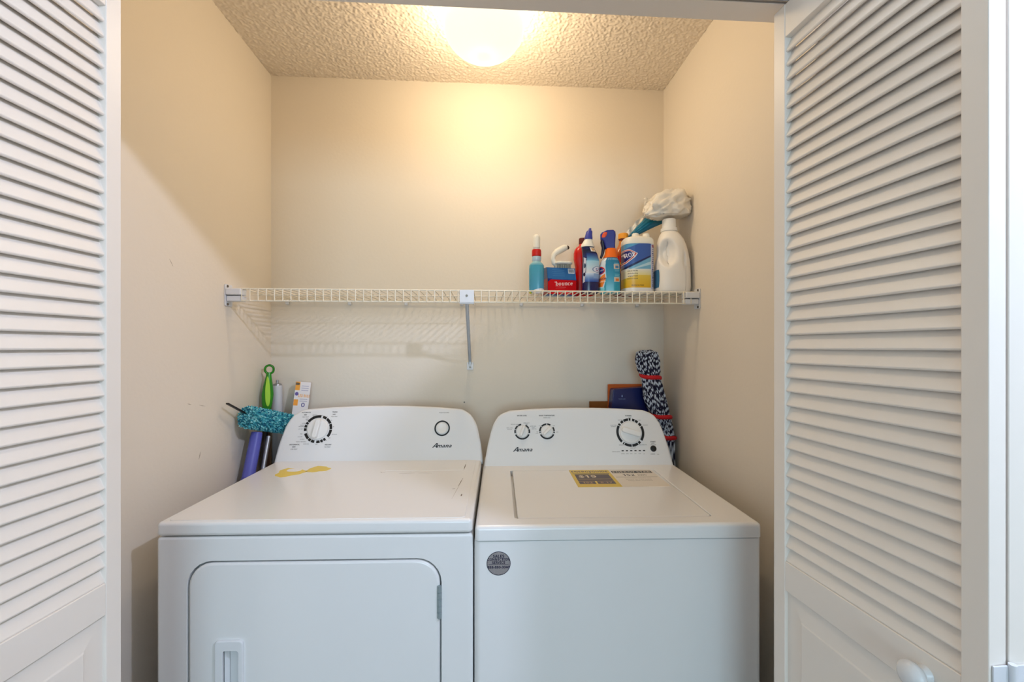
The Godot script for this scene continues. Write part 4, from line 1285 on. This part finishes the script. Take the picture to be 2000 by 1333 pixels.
	oval(im, 86, 122, 26, 34, Color(0.78, 0.10, 0.14)); oval(im, 86, 124, 20, 26, Color(0.12, 0.14, 0.45)); write(im, "CLOROX", 86, 122, 11, Color.WHITE, true, 0.8, -0.3)
	write(im, "BLEACH", 88, 196, 15, Color(0.10, 0.12, 0.40), true, 0.8, -0.2); write(im, "CLEANER", 88, 218, 12, Color(0.95, 0.95, 0.95), true, 0.8, -0.2)
	fade(im, 66, 268, 110, 316, Color(0.55, 0.82, 0.86), Color(0.30, 0.72, 0.76))
	write(im, "DISINFECTS", 152, 24, 12, Color(0.70, 0.82, 0.92), true, 0.8)
	for k in 2:
		im.fill_rect(Rect2i(136, 70 + k * 110, 30, 40), Color(0.78, 0.72, 0.66)); im.fill_rect(Rect2i(142, 82 + k * 110, 18, 22), Color(0.85, 0.45, 0.18) if k else Color(0.25, 0.45, 0.60))
		im.fill_rect(Rect2i(138, 60 + k * 110, 28, 3), Color(0.6, 0.8, 0.88)); im.fill_rect(Rect2i(138, 118 + k * 36, 28, 3), Color(0.5, 0.76, 0.84)); im.fill_rect(Rect2i(140, 126 + k * 36, 22, 3), Color(0.5, 0.76, 0.84))
	b = MB.new()
	b.loft([[0.140, 0.022, 0.017, 2.2, 0.004, 0], [0.134, 0.027, 0.020, 2.3, 0.003, 0], [0.122, 0.0345, 0.023, 2.6, 0.001, 0], [0.105, 0.0385, 0.0245, 2.8, 0, 0], [0.07, 0.0395, 0.025, 3, 0, 0], [0.007, 0.0395, 0.025, 3, 0, 0], [0.0, 0.036, 0.022, 3, 0, 0]], 44)
	obj("body", b, pic(im, 0.2), t)
	b = MB.new()
	b.loft([[0.172, 0.0185, 0.0160, 2.2, 0.004, 0], [0.168, 0.0200, 0.0170, 2.2, 0.004, 0], [0.150, 0.0225, 0.0190, 2.3, 0.004, 0], [0.139, 0.0265, 0.0205, 2.3, 0.003, 0], [0.136, 0.0265, 0.0205, 2.3, 0.003, 0]], 32)
	obj("collar", b, mat(Color(0.93, 0.42, 0.05), 0.3), t)
	b = MB.new()
	var hb := mat(Color(0.13, 0.17, 0.52), 0.3)
	b.slab(PackedVector2Array([Vector2(-0.016, 0.170), Vector2(0.0195, 0.170), Vector2(0.0195, 0.185), Vector2(0.0205, 0.205), Vector2(0.022, 0.222), Vector2(0.0205, 0.235), Vector2(0.012, 0.2425), Vector2(-0.010, 0.2415), Vector2(-0.031, 0.232), Vector2(-0.035, 0.226), Vector2(-0.034, 0.206), Vector2(-0.024, 0.200), Vector2(-0.020, 0.188)]), -0.012, 0.012, 0.006, Transform3D(), 4)
	obj("head", b, hb, t)
	b = MB.new(); b.loft([[0.2320, 0.004, 0.002, 2.2, -0.0155, 0.0118], [0.230, 0.0070, 0.0022, 2.2, -0.0175, 0.0118], [0.220, 0.0085, 0.0022, 2.2, -0.0215, 0.0118], [0.212, 0.0060, 0.002, 2.2, -0.0245, 0.0118]], 20)
	obj("nozzle", b, mat(Color(0.90, 0.32, 0.14), 0.3), t)
	b = MB.new()
	b.tube(PackedVector3Array([Vector3(-0.024, 0.210, 0), Vector3(-0.027, 0.195, 0), Vector3(-0.023, 0.176, 0), Vector3(-0.0265, 0.155, 0), Vector3(-0.033, 0.136, 0)]), [0.0085, 0.0085, 0.0072, 0.0055, 0.0042], 10)
	obj("trigger", b, mat(Color(0.06, 0.07, 0.20), 0.35), t)

	# amber bottle with a yellow cap
	t = thing("bottle", "amber see-through bottle with a yellow cap behind the wipes tub", "bottle", V(0.557, y, 1.755))
	im = image(128, 320, Color(0.72, 0.34, 0.06))
	fade(im, 0, 0, 128, 90, Color(0.80, 0.50, 0.16), Color(0.72, 0.30, 0.05))
	fade(im, 0, 90, 128, 150, Color(0.76, 0.12, 0.05), Color(0.80, 0.30, 0.06))
	im.fill_rect(Rect2i(0, 128, 128, 50), Color(0.86, 0.60, 0.16)); write(im, "PINE", 64, 152, 20, Color(0.70, 0.08, 0.05))
	fade(im, 0, 190, 128, 320, Color(0.46, 0.10, 0.04), Color(0.52, 0.06, 0.04))
	b = MB.new()
	b.loft([[0.226, 0.014, 0.014, 2, 0, 0], [0.214, 0.015, 0.015, 2, 0, 0], [0.205, 0.019, 0.018, 2.1, 0, 0], [0.185, 0.030, 0.024, 2.2, 0, 0], [0.165, 0.0355, 0.026, 2.4, 0, 0], [0.15, 0.036, 0.026, 2.5, 0, 0], [0.13, 0.032, 0.025, 2.4, 0, 0], [0.10, 0.031, 0.025, 2.4, 0, 0], [0.07, 0.035, 0.026, 2.5, 0, 0], [0.005, 0.036, 0.026, 2.5, 0, 0], [0.0, 0.034, 0.024, 2.5, 0, 0]], 40)
	obj("body", b, pic(im, 0.12), t)
	b = MB.new(); b.lathe([Vector2(0.0, 0.255), Vector2(0.018, 0.255), Vector2(0.020, 0.2525), Vector2(0.0205, 0.233), Vector2(0.0, 0.233)], 28, Transform3D(Basis(), Vector3(0.003, 0, 0)))
	obj("cap", b, mat(Color(0.93, 0.62, 0.16), 0.4), t)
	b = MB.new(); b.lathe([Vector2(0.0, 0.233), Vector2(0.0175, 0.233), Vector2(0.0175, 0.225), Vector2(0.0, 0.225)], 24, Transform3D(Basis(), Vector3(0.003, 0, 0)))
	obj("cap_ring", b, mat(Color(0.45, 0.10, 0.03), 0.4), t)

	# wipes tub
	t = thing("wipes_tub", "large white tub of cleaning wipes with a blue and yellow label", "tub", V(0.5865, y, 1.668))
	im = image(512, 512, Color(0.90, 0.90, 0.90))
	var up := Color(0.20, 0.36, 0.66)
	var L := 120
	var Q := 340
	fade(im, L, 0, Q, 250, Color(0.24, 0.42, 0.70), Color(0.36, 0.62, 0.78))
	paint(im, PackedVector2Array([Vector2(L, 40), Vector2(240, 0), Vector2(Q, 0), Vector2(Q, 124), Vector2(170, 222), Vector2(L, 242)]), up)
	paint(im, PackedVector2Array([Vector2(L, 0), Vector2(250, 0), Vector2(L, 60)]), Color(0.32, 0.60, 0.78))
	paint(im, PackedVector2Array([Vector2(Q, 120), Vector2(Q, 136), Vector2(140, 258), Vector2(L, 260), Vector2(L, 246)]), Color(0.07, 0.14, 0.34))
	paint(im, PackedVector2Array([Vector2(Q, 140), Vector2(Q, 264), Vector2(240, 268), Vector2(136, 266)]), Color(0.44, 0.68, 0.80))
	paint(im, PackedVector2Array([Vector2(Q, 184), Vector2(Q, 216), Vector2(200, 262), Vector2(170, 262)]), Color(0.70, 0.83, 0.89))
	fade(im, L, 262, Q, 330, Color(0.88, 0.88, 0.86), Color(0.90, 0.84, 0.55))
	fade(im, L, 325, Q, 452, Color(0.88, 0.76, 0.30), Color(0.87, 0.67, 0.12))
	paint(im, PackedVector2Array([Vector2(L, 300), Vector2(180, 270), Vector2(205, 300), Vector2(180, 340), Vector2(L, 360)]), Color(0.90, 0.86, 0.74))
	# emblem: a pointed shield with letters, wrapped round the left edge
	for q in [[0, Color(0.92, 0.90, 0.88)], [6, Color(0.74, 0.10, 0.16)], [13, Color(0.92, 0.92, 0.94)], [17, Color(0.10, 0.14, 0.45)]]:
		var k: float = q[0]
		paint(im, PackedVector2Array([Vector2(60, 62 + k), Vector2(160, 62 + k), Vector2(226 - k * 1.7, 104), Vector2(206 - k * 1.5, 140 - k * 0.2), Vector2(136, 208 - k * 1.4), Vector2(60, 232 - k * 1.3)]), q[1])
	write(im, "CLOROX", 128, 124, 44, Color(0.96, 0.96, 0.97), true, 0.62, -0.12)
	for k in 4: write(im, ["KILLS 99.9%", "disinfecting", "wipes fresh", "lemon scent"][k], 186, 282 + k * 26, 12, Color(0.30, 0.26, 0.22), true, 0.85, -0.04)
	write(im, "BLEACH FREE", 226, 428, 15, Color(0.40, 0.30, 0.08), true, 0.8)
	im.fill_rect(Rect2i(Q, 0, 60, 470), Color(0.78, 0.78, 0.84))
	for k in 22: im.fill_rect(Rect2i(Q + 8 + (k * 7) % 9, 16 + k * 20, 28 - (k * 5) % 15, 7 if k % 4 else 12), Color(0.34, 0.36, 0.56))
	oval(im, Q + 26, 26, 13, 14, Color(0.60, 0.20, 0.35))
	im.fill_rect(Rect2i(0, 468, 512, 44), Color(0.90, 0.89, 0.88))
	b = MB.new()
	b.loft([[0.188, 0.0560, 0.046, 3.2, 0, 0], [0.186, 0.0570, 0.047, 3.2, 0, 0], [0.006, 0.0570, 0.047, 3.2, 0, 0], [0.0, 0.0545, 0.044, 3.2, 0, 0]], 96)
	for i in b.v.size():
		var p := b.v[i]
		b.t[i].x = 0.5 + 0.25 * p.x / 0.057 if p.z > 0.0 else (0.75 + 0.125 * (1.0 - p.x / 0.057) if p.x > 0.0 else 0.25 - 0.125 * (1.0 + p.x / 0.057))
	obj("body", b, pic(im, 0.3), t)
	b = MB.new()
	b.loft([[0.217, 0.020, 0.018, 2.4, 0, 0], [0.2165, 0.040, 0.034, 2.8, 0, 0], [0.213, 0.051, 0.042, 3, 0, 0], [0.206, 0.0562, 0.0468, 3.2, 0, 0], [0.189, 0.0578, 0.048, 3.2, 0, 0], [0.1865, 0.0570, 0.047, 3.2, 0, 0]], 56)
	var lid := obj("lid", b, white, t)
	for x in [-0.009, 0.032]:
		b = MB.new(); b.lathe([Vector2(0.0, 0.2325), Vector2(0.011, 0.2325), Vector2(0.0135, 0.230), Vector2(0.015, 0.2150), Vector2(0.0, 0.2145)], 8, Transform3D(Basis(), Vector3(x, 0, 0.006)))
		obj("lid_knob", b, white, lid)

	# white jug
	t = thing("jug", "white plastic detergent jug with moulded handle, rightmost on the shelf", "jug", V(0.7115, y, 1.640))
	b = MB.new()
	var secs := [[0.236, 0.025, 0.025, 2, -0.013, 0], [0.232, 0.030, 0.029, 2, -0.011, 0], [0.222, 0.0375, 0.036, 2.1, -0.009, 0], [0.205, 0.0465, 0.042, 2.2, -0.006, 0], [0.18, 0.0535, 0.047, 2.4, -0.004, 0], [0.15, 0.0580, 0.049, 2.6, -0.002, 0], [0.125, 0.0605, 0.050, 2.8, -0.0005, 0], [0.10, 0.0620, 0.050, 3, 0, 0], [0.05, 0.0640, 0.050, 3, 0, 0], [0.025, 0.0645, 0.050, 3, 0, 0], [0.010, 0.0625, 0.048, 3, 0, 0], [0.003, 0.059, 0.045, 3, 0, 0], [0.0, 0.055, 0.041, 3, 0, 0]]
	# finer sections, then dent the grip into the left of the front
	var fine := []
	for i in secs.size() - 1:
		for k in 5:
			var f := k / 5.0
			var r := []
			for m in 6: r.append(lerpf(secs[i][m], secs[i + 1][m], f))
			fine.append(r)
	fine.append(secs[-1])
	b.loft(fine, 96)
	for i in b.v.size():
		var p := b.v[i]
		if p.z > 0.0 or p.x < -0.03:
			var g := Vector2((p.x + 0.033) / 0.034, (p.y - 0.148) / 0.058).rotated(0.25)
			var k := clampf(1.0 - g.length(), 0.0, 1.0)
			k = smoothstep(0.0, 0.55, k)
			b.v[i].z -= 0.030 * k * (1.0 if p.z > 0.0 else 0.0)
			b.v[i].x += 0.012 * k * (1.0 if p.x < -0.03 else 0.0)
			var h := Vector2((p.x - 0.026) / 0.006, (p.y - 0.125) / 0.046)
			b.v[i].z -= 0.008 * smoothstep(0.0, 0.8, clampf(1.0 - h.length(), 0.0, 1.0)) if p.z > 0.0 else 0.0
	# normals again from the dented surface
	var nn := PackedVector3Array(); nn.resize(b.v.size())
	for i in range(0, b.ix.size(), 3):
		var g := (b.v[b.ix[i + 2]] - b.v[b.ix[i]]).cross(b.v[b.ix[i + 1]] - b.v[b.ix[i]])
		for k in 3: nn[b.ix[i + k]] += g
	for i in b.v.size():
		if nn[i].length_squared() > 1e-16:
			b.n[i] = nn[i].normalized() * (1.0 if nn[i].dot(b.n[i]) > 0 else -1.0)
	obj("body", b, mat(Color(0.95, 0.935, 0.91), 0.4), t)
	b = MB.new()
	b.lathe([Vector2(0.0, 0.282), Vector2(0.0225, 0.282), Vector2(0.0245, 0.280), Vector2(0.0255, 0.248), Vector2(0.0300, 0.247), Vector2(0.0305, 0.236), Vector2(0.028, 0.2345), Vector2(0.0, 0.2345)], 36, Transform3D(Basis(), Vector3(-0.012, 0, 0)))
	obj("cap", b, mat(Color(0.94, 0.94, 0.93), 0.4), t)
	b = MB.new()
	b.tube(PackedVector3Array([Vector3(0.030, 0.008, 0.0475), Vector3(0.031, 0.05, 0.0492), Vector3(0.030, 0.10, 0.0494)]), 0.0008, 6)
	obj("mould_seam", b, mat(Color(0.80, 0.78, 0.75), 0.5), t)
	b = MB.new()
	var lab := []
	for i in 9:
		var yy := lerpf(0.022, 0.088, i / 8.0)
		var r := PackedVector3Array()
		var wd := sqrt(maxf(0.0, 1.0 - pow((i - 4) / 4.2, 2)))
		for j in 9:
			var an := lerpf(-PI * 0.72, -PI * 0.36 - 0.10 * (1.0 - wd), j / 8.0)
			var e := 2.0 / 3.0
			r.append(Vector3(0.0647 * signf(sin(an)) * pow(absf(sin(an)), e), yy, 0.0507 * signf(cos(an)) * pow(absf(cos(an)), e)))
		lab.append(r)
	b.grid(lab, false, 0)
	obj("side_label", b, mat(Color(0.24, 0.46, 0.62), 0.3), t).set_meta("label", "blue side label")

	# refill pouch lying over the tub and the jug, under a crumpled bag
	t = thing("pouch", "glossy teal refill pouch tucked under the crumpled bag above the wipes tub", "pouch")
	var rows := []
	var hi_edge := [Vector2(0.560, 1.751), Vector2(0.589, 1.787), Vector2(0.636, 1.834), Vector2(0.711, 1.852)]
	var lo_edge := [Vector2(0.564, 1.747), Vector2(0.605, 1.762), Vector2(0.654, 1.787), Vector2(0.732, 1.822)]
	for i in 17:
		var r := PackedVector3Array()
		for j in 21:
			var u := j / 20.0
			var v := i / 16.0
			var k := mini(int(u * 3.0), 2)
			var q: Vector2 = lo_edge[k].lerp(lo_edge[k + 1], u * 3.0 - k).lerp(hi_edge[k].lerp(hi_edge[k + 1], u * 3.0 - k), v)
			var th := 0.012 * pow(maxf(0.0, sin(PI * u)), 0.6) * pow(maxf(0.0, sin(PI * v)), 0.6)
			var fold := 0.0020 * sin(26.0 * v + 2.0 * u) * (1.0 - 0.6 * u) + 0.0010 * sin(31.0 * u - 5.0 * v)
			r.append(V(q.x + 0.013, q.y + 0.010, 1.738 - th + fold))
		rows.append(r)
	var back := []
	for i in 17:
		var r := PackedVector3Array()
		for j in 21:
			var p: Vector3 = rows[i][j]
			var th := 0.020 * pow(maxf(0.0, sin(PI * j / 20.0)), 0.6) * pow(maxf(0.0, sin(PI * i / 16.0)), 0.6) + 0.0006
			r.append(p + Vector3(0, -th * 0.25, -th))
		back.append(r)
	b = MB.new()
	b.grid(rows, false, 0); b.grid(back, false, 0)
	for i in b.n.size():
		var front := i < 17 * 21
		if (b.n[i].z > 0.0) != front: b.n[i] = -b.n[i]
	obj("body", b, mat(Color(0.10, 0.47, 0.60), 0.18), t)

	t = thing("plastic_bag", "crumpled white plastic bag lying on top of the jug in the right corner", "bag")
	var nz := FastNoiseLite.new()
	nz.seed = 21; nz.frequency = 9.0; nz.fractal_octaves = 3; nz.noise_type = FastNoiseLite.TYPE_SIMPLEX
	var cr := FastNoiseLite.new()
	cr.seed = 4; cr.frequency = 16.0; cr.noise_type = FastNoiseLite.TYPE_CELLULAR; cr.cellular_return_type = FastNoiseLite.RETURN_DISTANCE2_SUB; cr.fractal_type = FastNoiseLite.FRACTAL_NONE
	rows = []
	var ctr := V(0.702, 1.862, 1.650)
	for i in 41:
		var th := PI * i / 40.0
		var r := PackedVector3Array()
		for j in 72:
			var ph := TAU * j / 72.0
			var dir := Vector3(sin(th) * cos(ph), cos(th), sin(th) * sin(ph))
			var k := 1.0 + 0.30 * nz.get_noise_3dv(dir * 0.13) + 0.16 * nz.get_noise_3dv(dir * 0.4 + Vector3(3, 1, 2)) - 0.16 * cr.get_noise_3dv(dir * 0.16)
			var s := Vector3(0.079, 0.056, 0.048)
			var p := dir * s * k
			p.y += 0.30 * p.x * (1.0 if p.x < 0 else 0.15)     # slopes down to the left
			if p.y < -0.040: p.y = -0.040 + (p.y + 0.040) * 0.3
			var q := ctr + p
			q.x = minf(q.x, XR - 0.006)
			q.z = maxf(q.z, -DB + 0.008)
			r.append(q)
		rows.append(r)
	b = MB.new(); b.grid(rows, true, 0)
	var bm := mat(Color(0.93, 0.91, 0.87), 0.32); bm.backlight_enabled = true; bm.backlight = Color(0.25, 0.24, 0.22)
	var bag := obj("body", b, bm, t)
	# loose flaps at the back and towards the tub
	for q in [[V(0.650, 1.915, 1.76), V(0.768, 1.935, 1.76), V(0.625, 1.850, 1.72), V(0.75, 1.86, 1.69)], [V(0.552, 1.766, 1.762), V(0.662, 1.880, 1.766), V(0.580, 1.762, 1.760), V(0.686, 1.856, 1.762)], [V(0.660, 1.935, 1.80), V(0.768, 1.945, 1.74), V(0.65, 1.87, 1.75), V(0.77, 1.87, 1.66)]]:
		var fl := []
		for i in 13:
			var r := PackedVector3Array()
			for j in 17:
				var u := j / 16.0
				var v := i / 12.0
				var p: Vector3 = q[0].lerp(q[1], u).lerp(q[2].lerp(q[3], u), v)
				var w := 0.010 * nz.get_noise_3dv(p * 6.0) + 0.005 * sin(24.0 * u + 7.0 * v)
				r.append(p + Vector3(0, w * 0.7, w))
			fl.append(r)
		b = MB.new(); b.grid(fl, false, 0)
		obj("flap", b, bm, t)
